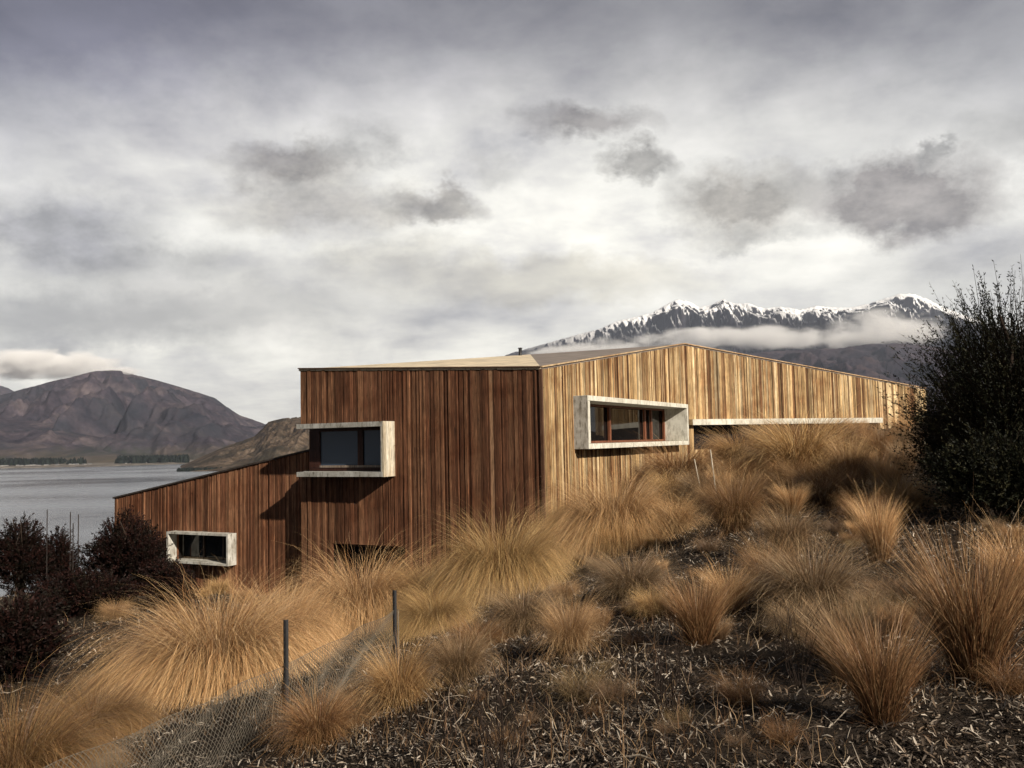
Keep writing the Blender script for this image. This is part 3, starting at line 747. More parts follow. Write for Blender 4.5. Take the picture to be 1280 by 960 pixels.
named = [
 (15, 1000, 125, 250, 'big', 3, 'spreading russet tussock cut off by the lower left corner'),
 (272, 855, 118, 255, 'big', 1, 'broadest gold tussock behind the nearer stretch of netting'),
 (112, 930, 70, 165, 'big', 3, 'low sprawling tussock left of the broadest gold one'),
 (350, 832, 98, 160, 'big', 2, 'gold tussock just behind the nearer netting post'),
 (452, 788, 95, 190, 'big', 2, 'bright gold tussock behind the farther stretch of netting'),
 (535, 762, 60, 110, 'mid', 0, 'straw tussock under the dark door opening of the house'),
 (628, 745, 100, 175, 'big', 0, 'large domed gold tussock in front of the dark front wall'),
 (705, 700, 52, 90, 'big', 2, 'gold tussock at the foot of the house corner'),
 (768, 684, 94, 170, 'big', 1, 'large arching tussock below the white window box'),
 (842, 668, 56, 80, 'mid', 4, 'tawny tussock on the right flank of the arching one'),
 (713, 818, 78, 92, 'mid', 1, 'small upright tussock standing alone in the middle of the mulch'),
 (500, 885, 86, 115, 'mid', 5, 'small pale tussock beside the end of the netting'),
 (575, 850, 72, 95, 'mid', 7, 'thin grey straw tussock right of the end of the netting'),
 (655, 790, 68, 115, 'mid', 3, 'thin straw tussock left of the lone small one'),
 (600, 815, 50, 90, 'mid', 6, 'low tawny tussock under the large domed one'),
 (790, 745, 62, 120, 'mid', 3, 'grey straw tussock between the lone small one and the arching one'),
 (874, 806, 95, 90, 'upr', 0, 'upright russet tussock right of centre with a dense base'),
 (912, 765, 62, 75, 'upr', 1, 'golden tussock tucked behind the upright russet one'),
 (1102, 905, 150, 125, 'upr', 2, 'tall russet vase shaped tussock at lower right'),
 (1062, 850, 112, 115, 'upr', 3, 'thin straw tussock joined to the tall vase shaped one'),
 (1220, 855, 205, 160, 'upr', 4, 'tallest dense russet tussock near the right edge'),
 (1280, 765, 115, 100, 'upr', 5, 'golden tussock cut by the right edge of the view'),
 (1018, 765, 98, 155, 'mid', 3, 'loose pale straw tussock right of centre'),
 (962, 745, 80, 95, 'mid', 2, 'loose russet tussock left of the pale straw one'),
 (1100, 702, 90, 64, 'upr', 1, 'slim golden tussock near the foot of the dark bush'),
 (1080, 660, 50, 75, 'mid', 6, 'tawny tussock just behind the slim golden one'),
 (920, 664, 84, 100, 'mid', 2, 'rounded tawny tussock in front of the pale canes'),
 (850, 610, 62, 120, 'mid', 6, 'dark tawny tussock left of the pale canes'),
 (1062, 612, 80, 70, 'mid', 4, 'pale feathery tussock below the end of the ledge'),
 (1002, 596, 84, 150, 'mid', 0, 'broad tawny tussock below the middle of the ledge'),
 (925, 582, 50, 110, 'mid', 5, 'tawny tussock brushing the near end of the white ledge'),
 (398, 930, 72, 120, 'mid', 6, 'thin russet tussock at the foot of the nearer netting post'),
 (448, 905, 55, 90, 'mid', 3, 'wispy grey tussock between the two netting posts'),
 (1010, 574, 58, 105, 'upr', 0, 'upright tawny tussock just under the middle of the white ledge'),
 (968, 572, 50, 85, 'upr', 3, 'upright straw tussock rising against the white ledge'),
 (1040, 572, 50, 80, 'upr', 2, 'russet tussock rising against the far half of the white ledge'),
 (985, 690, 62, 90, 'mid', 7, 'grey straw tussock behind the loose pale one'),
]
used = []
for (px, py, h, w_, kd, k, lab) in named:
    o = tussock(px, py, h, kd, k, lab, None, w_)
    if o: used.append((px, py-h*.2, w_*.38))
def scatter(n, x0, x1, y0, y1, kinds, hfun, label, group, mind=1.0, cond=None):
    c = 0; tries = 0
    while c < n and tries < n*40:
        tries += 1
        px = random.uniform(x0, x1); py = random.uniform(y0, y1)
        if cond and not cond(px, py): continue
        q = ground_hit(px, py)
        if q is None: continue
        h = hfun()*random.uniform(.7, 1.25)
        hp = h*F/q[1]
        if any(abs(px-a)*1.0+abs(py-b)*1.6 < (r+hp*.35)*mind for a, b, r in used): continue
        k = random.randrange(4)
        tussock(0, 0, h, random.choice(kinds), k, label, group, None, q, random.uniform(.8, 1.1)); used.append((px, py, hp*.4)); c += 1
scatter(34, 800, 1140, 552, 645, ['mid', 'mid', 'upr', 'upr'], lambda: .72, 'tawny tussock in the thick band below the long wall', 'tussocks crowding the slope below the long wall', .68)
scatter(7, 560, 860, 650, 700, ['big', 'mid'], lambda: .6, 'gold tussock crowding the foot of the front wall', 'tussocks crowding the foot of the house', .5)
scatter(8, 380, 560, 735, 790, ['big', 'mid'], lambda: .55, 'gold tussock beside the netting and the front wall', 'tussocks between netting and front wall', .5)
scatter(8, 110, 330, 850, 900, ['mid'], lambda: .4, 'russet tussock sprawling behind the netting at lower left', 'tussocks behind the netting', .5, lambda px, py: py < 920-(px-80)*.36)
scatter(26, 700, 1280, 650, 800, ['wsp', 'wsp', 'upr', 'mid'], lambda: .26, 'small straw tussock scattered on the upper mulch', 'small tussocks on the upper mulch', .9)
scatter(20, 560, 1280, 690, 900, ['wsp', 'wsp', 'upr'], lambda: .23, 'grey brown tangled tussock on the right hand mulch slope', 'tangled tussocks on the right hand slope', .62)
scatter(12, 560, 1000, 800, 960, ['wsp'], lambda: .13, 'low wispy tussock on the near mulch', 'low wisps on the near mulch', .9)
scatter(8, 140, 420, 735, 790, ['mid'], lambda: .4, 'short brown tussock in front of the low wing', 'short tussocks before the low wing', .8)
print('tussocks', ntus)

# ------------------------------------------------------------ mulch chips (stuff)
def chips(name, n, pts, lmin, lmax, wmin, wmax, cols, lift, label, tiltmax=.45):
    g = rng
    x = pts[:, 0]; y = pts[:, 1]; z = H(x, y); n = len(x)
    d = np.hypot(x, y)
    ln = g.uniform(0, 1, n)**2*(lmax-lmin)+lmin; ln = ln*np.clip(.75+d/22, .8, 1.7); wd = g.uniform(wmin, wmax, n)*np.clip(.75+d/22, .8, 1.7)
    a = g.uniform(0, 2*PI, n); t = g.normal(0, tiltmax, n); roll = g.normal(0, .5, n)
    dx = np.cos(a)*np.cos(t); dy = np.sin(a)*np.cos(t); dz = np.sin(t)
    sxx = -np.sin(a)*np.cos(roll); sy = np.cos(a)*np.cos(roll); sz = np.sin(roll)
    D = np.stack([dx, dy, dz], -1)*ln[:, None]*.5; S = np.stack([sxx, sy, sz], -1)*wd[:, None]*.5
    O = np.stack([x, y, z+lift+np.abs(np.sin(t))*ln*.35+g.uniform(0, .02, n)], -1)
    bend = np.cross(D, S); bend = bend/np.linalg.norm(bend, axis=1, keepdims=True)*(ln*g.uniform(-.18, .18, n))[:, None]
    th = np.array([0, 0, 1.0])*0
    up = np.cross(D, S); up = up/np.linalg.norm(up, axis=1, keepdims=True)*(wd*.35)[:, None]
    v = [O-D-S*.5, O-D+S*.5, O-S+bend, O+S+bend, O+D-S*.6, O+D+S*.4, O+bend*.8-up*np.sign(up[:, 2:3]), ]
    V = np.stack(v, 1).reshape(-1, 3)
    b = np.arange(n)[:, None]*7
    Fq = np.stack([np.stack([b[:, 0], b[:, 0]+1, b[:, 0]+3, b[:, 0]+2], -1), np.stack([b[:, 0]+2, b[:, 0]+3, b[:, 0]+5, b[:, 0]+4], -1)], 1).reshape(-1, 4)
    Ft = None
    cols = np.array(cols); c = cols[g.integers(0, len(cols), n)]*g.uniform(.6, 1.25, (n, 1)); c = np.repeat(c, 7, 0)
    # close the underside with the keel vertex
    tri = []
    for (p_, q_) in ((0, 2), (2, 4), (4, 5), (5, 3), (3, 1), (1, 0)): tri.append(np.stack([b[:, 0]+q_, b[:, 0]+p_, b[:, 0]+6], -1))
    F3 = np.concatenate([Fq[:, [0, 1, 2]], Fq[:, [0, 2, 3]]]+tri)
    o = mesh_np(name, V, F3, CHIPM, col=c); tag(o, label, 'mulch', kind='stuff'); return o
def sample(n, x0, x1, y0, y1):
    """sample ground points evenly over the area seen, weighted to the near slope"""
    r = np.exp(rng.uniform(math.log(2.6), math.log(30), n)); a = rng.uniform(-.68, .68, n)
    return np.stack([r*np.sin(a), r*np.cos(a)], -1)
pts = sample(190000, 0, 0, 0, 0)
dens = fbm(pts[:, 0]*.9+5, pts[:, 1]*.9, 4, 77)
keep = (dens > .40) | (rng.uniform(0, 1, len(pts)) < .35)
chips('mulch', 0, pts[keep], .010, .07, .004, .012, [(.28, .23, .18), (.10, .075, .055), (.46, .40, .33), (.05, .037, .028), (.03, .022, .018), (.06, .045, .034), (.16, .115, .08)], .004, 'pale and dark wood chip mulch covering the slope')
pts2 = sample(1100, 0, 0, 0, 0)
chips('twigs', 0, pts2,   .10, .34, .003, .007, [(.28, .22, .17), (.16, .11, .07), (.4, .34, .27)], .02, 'dry twigs and straw strewn over the mulch', .2)

# fine dead stalks between clumps
def stalks(n):
    g = rng
    r = np.exp(g.uniform(math.log(3.4), math.log(26), n)); a = g.uniform(-.66, .66, n); x = r*np.sin(a); y = r*np.cos(a)
    k = fbm(x*.8, y*.8, 3, 5) > .5; x = x[k]; y = y[k]; n = len(x); z = H(x, y)
    seg = 4; Hh = g.uniform(.05, .24, n)*(.8+y/25); az = g.uniform(0, 2*PI, n); tl = g.uniform(.1, 1.1, n)
    P_ = np.zeros((n, seg+1, 3)); P_[:, 0] = np.stack([x, y, z-.01], -1)
    for k in range(1, seg+1):
        st = Hh/seg; P_[:, k] = P_[:, k-1]+np.stack([np.sin(tl)*np.cos(az)*st, np.sin(tl)*np.sin(az)*st, np.cos(tl)*st], -1); tl = tl+g.normal(.12, .25, n); az = az+g.normal(0, .5, n)
    ph = g.uniform(0, 2*PI, n); w = .0022*(.6+y/12)
    V = np.zeros((n, seg+1, 2, 3))
    for k in range(seg+1):
        ww = w*(1-.8*k/seg); V[:, k, 0] = P_[:, k]; V[:, k, 1] = P_[:, k]; V[:, k, 0, 0] += np.cos(ph)*ww; V[:, k, 0, 1] += np.sin(ph)*ww; V[:, k, 1, 0] -= np.cos(ph)*ww; V[:, k, 1, 1] -= np.sin(ph)*ww
    base = np.arange(n)[:, None]*((seg+1)*2); k = np.arange(seg)[None]*2
    Fc = np.stack([base+k, base+k+1, base+k+3, base+k+2], -1).reshape(-1, 4)
    pal = np.array([(.30, .19, .10), (.18, .10, .05), (.10, .055, .03), (.36, .27, .17)]); c = pal[g.integers(0, 4, n)]*g.uniform(.7, 1.2, (n, 1))
    o = mesh_np('dead_grass', V.reshape(-1, 3), Fc, GRASSM, col=np.repeat(c, (seg+1)*2, 0)); tag(o, 'thin dead stalks sprouting between the tussocks', 'grass', kind='stuff')
stalks(24000)

# ------------------------------------------------------------ shrubs
def shrub(base, W, Hh, D, nbr, cols, label, group=None, leafl=.03, leafw=.008, nl=22, feather=.5, seed=0, name='shrub', bl=.4, flat=.6, dens_low=.15, lean=0.):
    g = np.random.default_rng(seed); rnd = random.Random(seed)
    root = empty(name, tuple(map(float, base)), label, 'shrub', group)
    mb = MB(); bx, by, bz = base
    limbs = []
    for k in range(9):
        a = rnd.uniform(0, 2*PI); sp = rnd.uniform(.25, .8); h = rnd.uniform(.55, .92)
        p0 = Vector((bx+rnd.uniform(-.1, .1), by+rnd.uniform(-.1, .1), bz-.15)); pts = [p0]
        for j in range(1, 6):
            t = j/5; pts.append(Vector((bx+math.cos(a)*W*.5*sp*t**.9+rnd.uniform(-.06, .06)*W, by+math.sin(a)*D*.5*sp*t**.9, bz+Hh*h*t**.85)))
        r0_ = .022*Hh*rnd.uniform(.6, 1.2)
        mb.tube(pts, [r0_*(1-.8*j/5) for j in range(6)], 6); limbs += pts[1:]
    mb.build('trunk', BARK, root, True)
    # branchlets through the crown volume, each pointing outwards and up
    u = g.uniform(-1, 1, nbr); ph = g.uniform(0, 2*PI, nbr); rad = g.uniform(0, 1, nbr)**.5
    st = np.stack([np.sqrt(1-u*u)*np.cos(ph)*rad, np.sqrt(1-u*u)*np.sin(ph)*rad, u*rad], -1)
    lump = 1-.45*(fbm(st[:, 0]*2.2+seed, st[:, 2]*2.2+st[:, 1], 4, seed)-.2)*1.2
    st = st*lump[:, None]
    keep = fbm(st[:, 0]*3.3+9+seed, st[:, 2]*3.3+st[:, 1]*2, 3, seed+2) > .34
    st = st[keep]; n = len(st)
    S = np.stack([bx+st[:, 0]*W*.42+lean*(st[:, 2]+.5), by+st[:, 1]*D*.42, bz+Hh*(.44+st[:, 2]*.44)], -1)
    dr = st*np.array([1, 1, .5])+np.array([0, 0, flat])+g.normal(0, .28, (n, 3)); dr /= np.linalg.norm(dr, axis=1, keepdims=True)
    LB = bl*g.uniform(.5, 1.4, n)*(1+feather*np.clip(np.linalg.norm(st, axis=1)-.6, 0, 1))
    # twig strips + leaves
    V = []; Fc = []; cc = []
    t = g.uniform(.02, 1, (n, nl)); 
    bend = g.normal(0, .12, (n, 3))
    pos = S[:, None]+dr[:, None]*LB[:, None, None]*t[..., None]+bend[:, None]*(t**2)[..., None]*LB[:, None, None]
    ld = dr[:, None]*.8+g.normal(0, .55, (n, nl, 3)); ld /= np.linalg.norm(ld, axis=2, keepdims=True)
    sd = np.cross(ld, g.normal(0, 1, (n, nl, 3))); sd /= np.linalg.norm(sd, axis=2, keepdims=True)
    ll = leafl*g.uniform(.6, 1.4, (n, nl, 1)); lw = leafw*g.uniform(.7, 1.3, (n, nl, 1))
    q = np.stack([pos, pos+ld*ll*.45+sd*lw, pos+ld*ll, pos+ld*ll*.45-sd*lw], 2).reshape(-1, 3)
    nq = n*nl; Fq = np.arange(nq*4).reshape(-1, 4)
    cols = np.array(cols); cb = cols[g.integers(0, len(cols), n)][:, None]*g.uniform(.6, 1.4, (n, nl, 1)); cq = np.repeat(cb.reshape(-1, 3), 4, 0)
    # twigs
    sp = np.cross(dr, [0.2, .3, 1.0]); sp /= np.linalg.norm(sp, axis=1, keepdims=True); tw = .004*Hh**.3
    E = S+dr*LB[:, None]+bend*LB[:, None]; S0 = S-dr*.12
    q2 = np.stack([S0-sp*tw, S0+sp*tw, E+sp*tw*.3, E-sp*tw*.3], 1).reshape(-1, 3); F2 = np.arange(n*4).reshape(-1, 4)+len(q)
    c2 = np.tile(np.array([[.03, .02, .015]]), (n*4, 1))
    mesh_np('crown', np.vstack([q, q2]), np.vstack([Fq, F2]), LEAFM, root, np.vstack([cq, c2]))
    return root
GRN = [(.010, .012, .007), (.018, .020, .010), (.007, .008, .005), (.034, .032, .016)]
RED = [(.016, .007, .006), (.026, .010, .008), (.009, .005, .004), (.012, .009, .006)]
b = ground_hit(1262, 650); b = np.array([P(1285, 640, 13.0)[0], 13.0, 0]); b[2] = hz(b[0], b[1])
shrub(b, 2.75, 3.45, 2.7, 3700, GRN, 'tall dark feathery bush rising at the right edge', nl=36, leafl=.045, leafw=.0075, bl=.62, feather=1.7, seed=5, flat=.9)
b2 = np.array([P(1222, 600, 15)[0], 15.0, 0]); b2[2] = hz(b2[0], b2[1])
shrub(b2, 2.0, 2.0, 1.9, 2600, GRN+[(.03, .016, .01)], 'lower dark bush tucked left under the tall one', nl=30, leafl=.045, leafw=.009, bl=.45, feather=1.8, seed=6, flat=.6)
b3 = np.array([P(1262, 655, 12)[0], 12.0, 0]); b3[2] = hz(b3[0], b3[1])
shrub(b3, 2.2, 1.25, 1.7, 2200, GRN, 'low dark skirt of bush spreading under the tall one', nl=30, leafl=.045, leafw=.0085, bl=.34, feather=1.5, seed=8, flat=.5)
def shrub_px(px, pyb, Y, wpx, hpx, lab, seed, cols=RED, n=2000, **kw):
    q = P(px, pyb, Y); z = hz(q[0], q[1]); 
    top = P(px, pyb-hpx, Y)[2]; h = top-z
    shrub(np.array([q[0], q[1], z]), wpx*Y/F, h, wpx*Y/F*.9, n, cols, lab, None, nl=26, leafl=.055, leafw=.013, bl=.28, seed=seed, flat=.5, **kw)
shrub_px(158, 745, 24, 118, 112, 'dark reddish bush against the left end of the low wing', 11, n=3000)
shrub_px(105, 800, 20, 135, 82, 'wide dark bush in front of the stakes at the left', 12, n=3400)
shrub_px(25, 715, 26, 75, 78, 'round reddish bush by the lake at the left edge', 13)
shrub_px(72, 715, 27, 46, 62, 'small dark bush behind the thin stakes', 14, n=1300)
shrub_px(18, 890, 13, 95, 140, 'black looking bush cut by the left edge above the grass', 15, n=2600)
shrub_px(210, 770, 23, 70, 70, 'low dark bush below the small wing window', 16, n=1600)
# sparse twiggy plants in the foreground
def twiggy(px, py, hpx, lab, seed):
    q = ground_hit(px, py); 
    if q is None: return
    rnd = random.Random(seed); h = hpx*q[1]/F; mb = MB(); root = empty('dead_plant', tuple(map(float, q)), lab, 'plant')
    for k in range(16):
        p = Vector(q)+Vector((rnd.uniform(-.03, .03), rnd.uniform(-.03, .03), -.03)); d = Vector((rnd.uniform(-.35, .35), rnd.uniform(-.35, .35), 1)).normalized(); pts = [p.copy()]
        for j in range(6):
            p = p+d*h/6*rnd.uniform(.7, 1.1); d = (d+Vector((rnd.uniform(-.2, .2), rnd.uniform(-.2, .2), .05))).normalized(); pts.append(p.copy())
            if j > 1:
                e = p+(d+Vector((rnd.uniform(-1, 1), rnd.uniform(-1, 1), .2))).normalized()*h*.16; mb.tube([p, e], [.0016, .0008], 3, c=(.05, .03, .02), cap=False)
        mb.tube(pts, [.003*(1-.1*i) for i in range(7)], 4, c=(.04, .025, .018))
    mb.build('stem', BARK, root)
twiggy(628, 985, 150, 'dark dead stem plant standing at the bottom centre', 1)
twiggy(836, 905, 120, 'thin dead plant right of the lone small tussock', 2)
twiggy(1000, 860, 110, 'thin dead plant left of the tall vase shaped tussock', 3)

# ------------------------------------------------------------ fence, posts, stakes, canes
pp1 = P(357, 775, 7.6); pp2 = P(493, 738, 9.6)
g1 = hz(pp1[0], pp1[1]); g2 = hz(pp2[0], pp2[1])
print('posts', pp1, g1, pp2, g2)
pp0 = P(60, 940, 5.6); g0 = hz(pp0[0], pp0[1])
fence = empty('netting_fence', (float(pp1[0]), float(pp1[1]), g1), 'low slack diamond netting fence strung down the slope at lower left', 'fence')
def post(mb, x, y, z0, z1):
    # Y-section steel post with a notched flange
    for k in range(3):
        a = math.radians(-90+120*k); dx, dy = math.cos(a), math.sin(a); nx, ny = -dy*.004, dx*.004; w = .023
        p = []
        for z in (z0, z1): p += [(x-nx+dx*.003, y-ny+dy*.003, z), (x+dx*w-nx, y+dy*w-ny, z), (x+dx*w+nx, y+dy*w+ny, z), (x+nx+dx*.003, y+ny+dy*.003, z)]
        mb.hexa(p)
    z = z0+.1
    while z < z1-.03:
        p = []
        for zz in (z, z+.02): p += [(x-.008, y-.036, zz), (x+.008, y-.036, zz), (x+.008, y-.026, zz), (x-.008, y-.026, zz)]
        mb.hexa(p); z += .06
for (q, gz_) in ((pp1, g1), (pp2, g2)):
    mb = MB(); post(mb, q[0], q[1], gz_-.3, q[2]); mb.build('post', DARKM, fence)
tl = [P(-40, 1000, 5.0), P(80, 948, 5.7), P(200, 902, 6.4), P(300, 855, 7.1), P(350, 833, 7.62), P(420, 800, 8.5), P(470, 774, 9.3), P(494, 762, 9.62)]
tl = [np.array([q[0], q[1]-.04, q[2]]) for q in tl]
def topline(t):
    n = len(tl)-1; x = t*n; i = min(int(x), n-1); f = x-i; return tl[i]*(1-f)+tl[i+1]*f
Ltot = sum(np.linalg.norm(tl[i+1]-tl[i]) for i in range(len(tl)-1))
nc = int(Ltot/.017)
cum = [0]
for i in range(len(tl)-1): cum.append(cum[-1]+np.linalg.norm(tl[i+1]-tl[i]))
Hn = .5; nrow = int(Hn/.022)
ns = nc+1; GP = np.zeros((ns, nrow+1, 3))
for i in range(ns):
    s = Ltot*i/nc; k = min(np.searchsorted(cum, s, 'right')-1, len(tl)-2); f = (s-cum[k])/(cum[k+1]-cum[k]); T = tl[k]*(1-f)+tl[k+1]*f
    gzz = hz(T[0], T[1]); bot = max(gzz+.01, T[2]-.62)
    for j in range(nrow+1):
        v = j/nrow; GP[i, j] = (T[0]+.05*math.sin(s*2.1+v*2)*v+.02*math.sin(s*7+j*.4), T[1]-.12*v-.05*math.sin(s*1.3)*math.sin(v*PI)+.015*math.sin(s*5.3+1), T[2]*(1-v)+bot*v+.006*math.sin(s*9))
mb_v = []; mb_f = []
def strand(p, q, w=.0018):
    b = len(mb_v); d = q-p; d = d/np.linalg.norm(d); a = np.cross(d, [.3, 1, .2]); a /= np.linalg.norm(a); bb = np.cross(d, a)
    for e in (p, q):
        for k in range(3):
            an_ = 2*PI*k/3; mb_v.append(e+(a*math.cos(an_)+bb*math.sin(an_))*w)
    for k in range(3): k2 = (k+1) % 3; mb_f.append((b+k, b+k2, b+3+k2, b+3+k))
for i in range(nc):
    for j in range(nrow):
        if (i+j) % 2 == 0: strand(GP[i, j], GP[i+1, j+1])
        else: strand(GP[i+1, j], GP[i, j+1])
for i in range(nc): strand(GP[i, 0], GP[i+1, 0], .0022)
NETM = plain('netting', (.17, .15, .12), .6, .3, .2, 3)
mesh_np('netting', np.array(mb_v), np.array(mb_f), NETM, fence)
mb = MB(); q = P(497.5, 762, 9.6); mb.tube([(q[0], q[1], q[2]), (q[0]+.005, q[1], g2-.1)], .006, 6); mb.build('batten', plain('pale_batten', (.2, .17, .13), .8), fence)

STK = plain('grey_stake', (.03, .024, .022), .85, .2)
for i, (px, pt, pb, Y, lab) in enumerate([(59, 637, 690, 24, 'leftmost thin dark stake between the lakeside bushes'), (88, 640, 690, 24, 'second thin dark stake from the left by the lake'),
                                 (91.5, 654, 712, 23, 'lowest thin dark stake in the row by the lake'), (98, 643, 690, 24, 'rightmost thin dark stake in the row by the lake')]):
    t_ = P(px, pt, Y); z = hz(t_[0], t_[1]); mb = MB(); mb.tube([(t_[0]+.01, t_[1], z-.2), (t_[0], t_[1], t_[2])], [.015, .012], 6)
    o = mb.build('stake', STK); tag(o, lab, 'stake', 'thin stakes by the lakeside bushes')
CANE = plain('pale_cane', (.62, .56, .45), .6)
for (x0, y0, x1, y1, lab) in [(868, 574, 880, 622, 'shorter leaning pale cane left of its pair on the slope'), (888, 562, 898, 628, 'taller leaning pale cane right of its pair on the slope')]:
    q = ground_hit(x1, y1+8)
    if q is None: continue
    a = P(x0, y0, q[1]-.2); mb = MB(); mb.tube([tuple(q-np.array([0, 0, .1])), tuple(a)], [.014, .011], 6); o = mb.build('cane', CANE); tag(o, lab, 'cane', 'pale canes on the slope')

# ------------------------------------------------------------ clouds hugging the mountains (volumes)
def cloud(name, c, size, dens, label, scale, seed=0, thr=.45):
    import bmesh
    bm = bmesh.new(); bmesh.ops.create_icosphere(bm, subdivisions=4, radius=1)
    for v in bm.verts:
        n = fbm(np.array([v.co.x*2.5+seed]), np.array([v.co.z*2+v.co.y]), 3, seed)[0]; v.co *= .8+.4*n
        v.co = Vector((v.co.x*size[0], v.co.y*size[1], v.co.z*size[2]))
    me = bpy.data.meshes.new(name); bm.to_mesh(me); bm.free()
    m, nt, out = M(name+'_vapour')
    tc = nt.nodes.new('ShaderNodeTexCoord'); 
    mp = mapping(nt, tc.outputs['Object'], (1/size[0], 1/size[1], 1/size[2]))
    ln = nt.nodes.new('ShaderNodeVectorMath'); ln.operation = 'LENGTH'; L(nt, mp, ln.inputs[0])
    n1 = noise(nt, mapping(nt, tc.outputs['Object'], (scale*.6, scale, scale*1.3), (seed, 0, 0)), 1, 7, .62, .6).outputs[0]
    edge = math_(nt, 'SUBTRACT', 1.0, ln.outputs['Value'], clamp=True)
    d = math_(nt, 'ADD', math_(nt, 'MULTIPLY', edge, 1.0), math_(nt, 'MULTIPLY', math_(nt, 'SUBTRACT', n1, .5+thr*.5), 2.6))
    d = math_(nt, 'MULTIPLY', math_(nt, 'MULTIPLY', d, 2.0, clamp=True), dens)
    d = math_(nt, 'MULTIPLY', d, math_(nt, 'MULTIPLY', edge, 4.0, clamp=True))
    pv = nt.nodes.new('ShaderNodeVolumePrincipled'); pv.inputs['Color'].default_value = (1, 1, 1, 1); pv.inputs['Anisotropy'].default_value = -.25
    L(nt, d, pv.inputs['Density']); L(nt, pv.outputs[0], out.inputs['Volume'])
    me.materials.append(m); o = bpy.data.objects.new(name, me); C.objects.link(o); o.location = tuple(map(float, c)); tag(o, label, 'cloud', kind='stuff'); return o
YC = 9550
c0 = P(945, 424, YC); cloud('cloud', c0, (270/F*YC, 380, 21/F*YC), .011, 'long white cloud bank lying across the snowy range', 1/260., 3, .24)
c0 = P(1110, 412, YC); cloud('cloud', c0, (85/F*YC, 380, 31/F*YC), .009, 'cloud swelling up against the right snowy summit', 1/210., 5, .16)
c0 = P(735, 438, YC+400); cloud('cloud', c0, (95/F*YC, 350, 12/F*YC), .009, 'thin trailing end of the cloud bank at the left', 1/200., 7, .16)
c0 = P(50, 456, 9300); cloud('cloud', c0, (120/F*9300, 600, 22/F*9300), .009, 'pale cloud resting behind the brown summit', 1/230., 9, .16)
c0 = P(150, 465, 8150); cloud('cloud', c0, (42/F*8150, 300, 8/F*8150), .008, 'small wisp capping the brown summit', 1/250., 11, .25)

# ------------------------------------------------------------ haze
hv = [(-20000, -12000, -80), (20000, -12000, -80), (20000, 20000, -80), (-20000, 20000, -80)]; hv += [(a, b, 3300) for a, b, c in hv]
m, nt, out = M('air'); pv = nt.nodes.new('ShaderNodeVolumePrincipled'); pv.inputs['Color'].default_value = (.74, .82, 1, 1)
pv.inputs['Density'].default_value = 2.1e-5; pv.inputs['Anisotropy'].default_value = .1; L(nt, pv.outputs[0], out.inputs['Volume'])
tag(mesh_np('haze', hv, [(3, 2, 1, 0), (4, 5, 6, 7), (0, 1, 5, 4), (1, 2, 6, 5), (2, 3, 7, 6), (3, 0, 4, 7)], m), 'thin bluish haze over the lake and mountains', 'haze', kind='stuff')
# ------------------------------------------------------------ world
SUN_EL = math.radians(28); sa = math.radians(-50)          # direction towards the sun in plan
sdir = Vector((math.cos(sa)*math.cos(SUN_EL), math.sin(sa)*math.cos(SUN_EL), math.sin(SUN_EL)))
W = bpy.data.worlds.new('World'); bpy.context.scene.world = W; W.use_nodes = True
nt = W.node_tree; nt.nodes.clear(); out = nt.nodes.new('ShaderNodeOutputWorld')
sky = nt.nodes.new('ShaderNodeTexSky'); sky.sky_type = 'NISHITA'; sky.sun_disc = False; sky.sun_elevation = SUN_EL
sky.sun_rotation = math.atan2(sdir.x, sdir.y)
bg0 = nt.nodes.new('ShaderNodeBackground'); bg0.inputs[1].default_value = .05; L(nt, sky.outputs[0], bg0.inputs[0])
tc = nt.nodes.new('ShaderNodeTexCoord'); dv = tc.outputs['Generated']
nrm = nt.nodes.new('ShaderNodeVectorMath'); nrm.operation = 'NORMALIZE'; L(nt, dv, nrm.inputs[0]); dn = nrm.outputs[0]
sp = nt.nodes.new('ShaderNodeSeparateXYZ'); L(nt, dn, sp.inputs[0]); X_, Y_, Z_ = sp.outputs
zz = math_(nt, 'ADD', math_(nt, 'MAXIMUM', Z_, 0.0), .16)
cb = nt.nodes.new('ShaderNodeCombineXYZ'); L(nt, math_(nt, 'DIVIDE', X_, zz), cb.inputs[0]); L(nt, math_(nt, 'DIVIDE', Y_, zz), cb.inputs[1]); pl = cb.outputs[0]
n1 = noise(nt, mapping(nt, pl, (1, 1.15, 1), (3.1, .7, 0)), .8, 5, .55, .1).outputs[0]      # big decks
n2 = noise(nt, mapping(nt, pl, (1, 1.2, 1), (7, 2, 0)), 2.9, 5, .62, .1).outputs[0]
n4 = noise(nt, mapping(nt, dn, (1, 1, 1.9), (2, 5, 1)), 6.5, 6, .6, .15).outputs[0]           # broken detail
elev = ramp(nt, Z_, [(.0, (.64, .63, .60)), (.10, (.70, .69, .655)), (.24, (.72, .715, .69)), (.33, (.58, .58, .575)), (.43, (.33, .33, .345)), (.56, (.14, .145, .165)), (1.0, (.06, .065, .08))])
front = ramp(nt, Y_, [(.0, .12), (.45, .20), (.76, 1.0)])
col = mixc(nt, 1, elev, front, 'MULTIPLY')
shade = math_(nt, 'ADD', math_(nt, 'MULTIPLY', n1, .32), math_(nt, 'ADD', math_(nt, 'MULTIPLY', n2, .2), math_(nt, 'MULTIPLY', n4, .48)))
col = mixc(nt, .9, col, ramp(nt, shade, [(.36, (.50, .50, .54)), (.44, (.80, .79, .79)), (.51, (1.04, 1.03, .99)), (.60, (1.28, 1.26, 1.21))]), 'MULTIPLY')
col_plain = col
frontmask = math_(nt, 'MULTIPLY', math_(nt, 'SUBTRACT', Y_, .70), 12.0, clamp=True)
wn = noise(nt, mapping(nt, dn, (1, 1, 1.3)), 12, 7, .66)
wn2 = noise(nt, mapping(nt, dn, (1, 1, 1.6), (4, 1, 2)), 26, 4, .65)
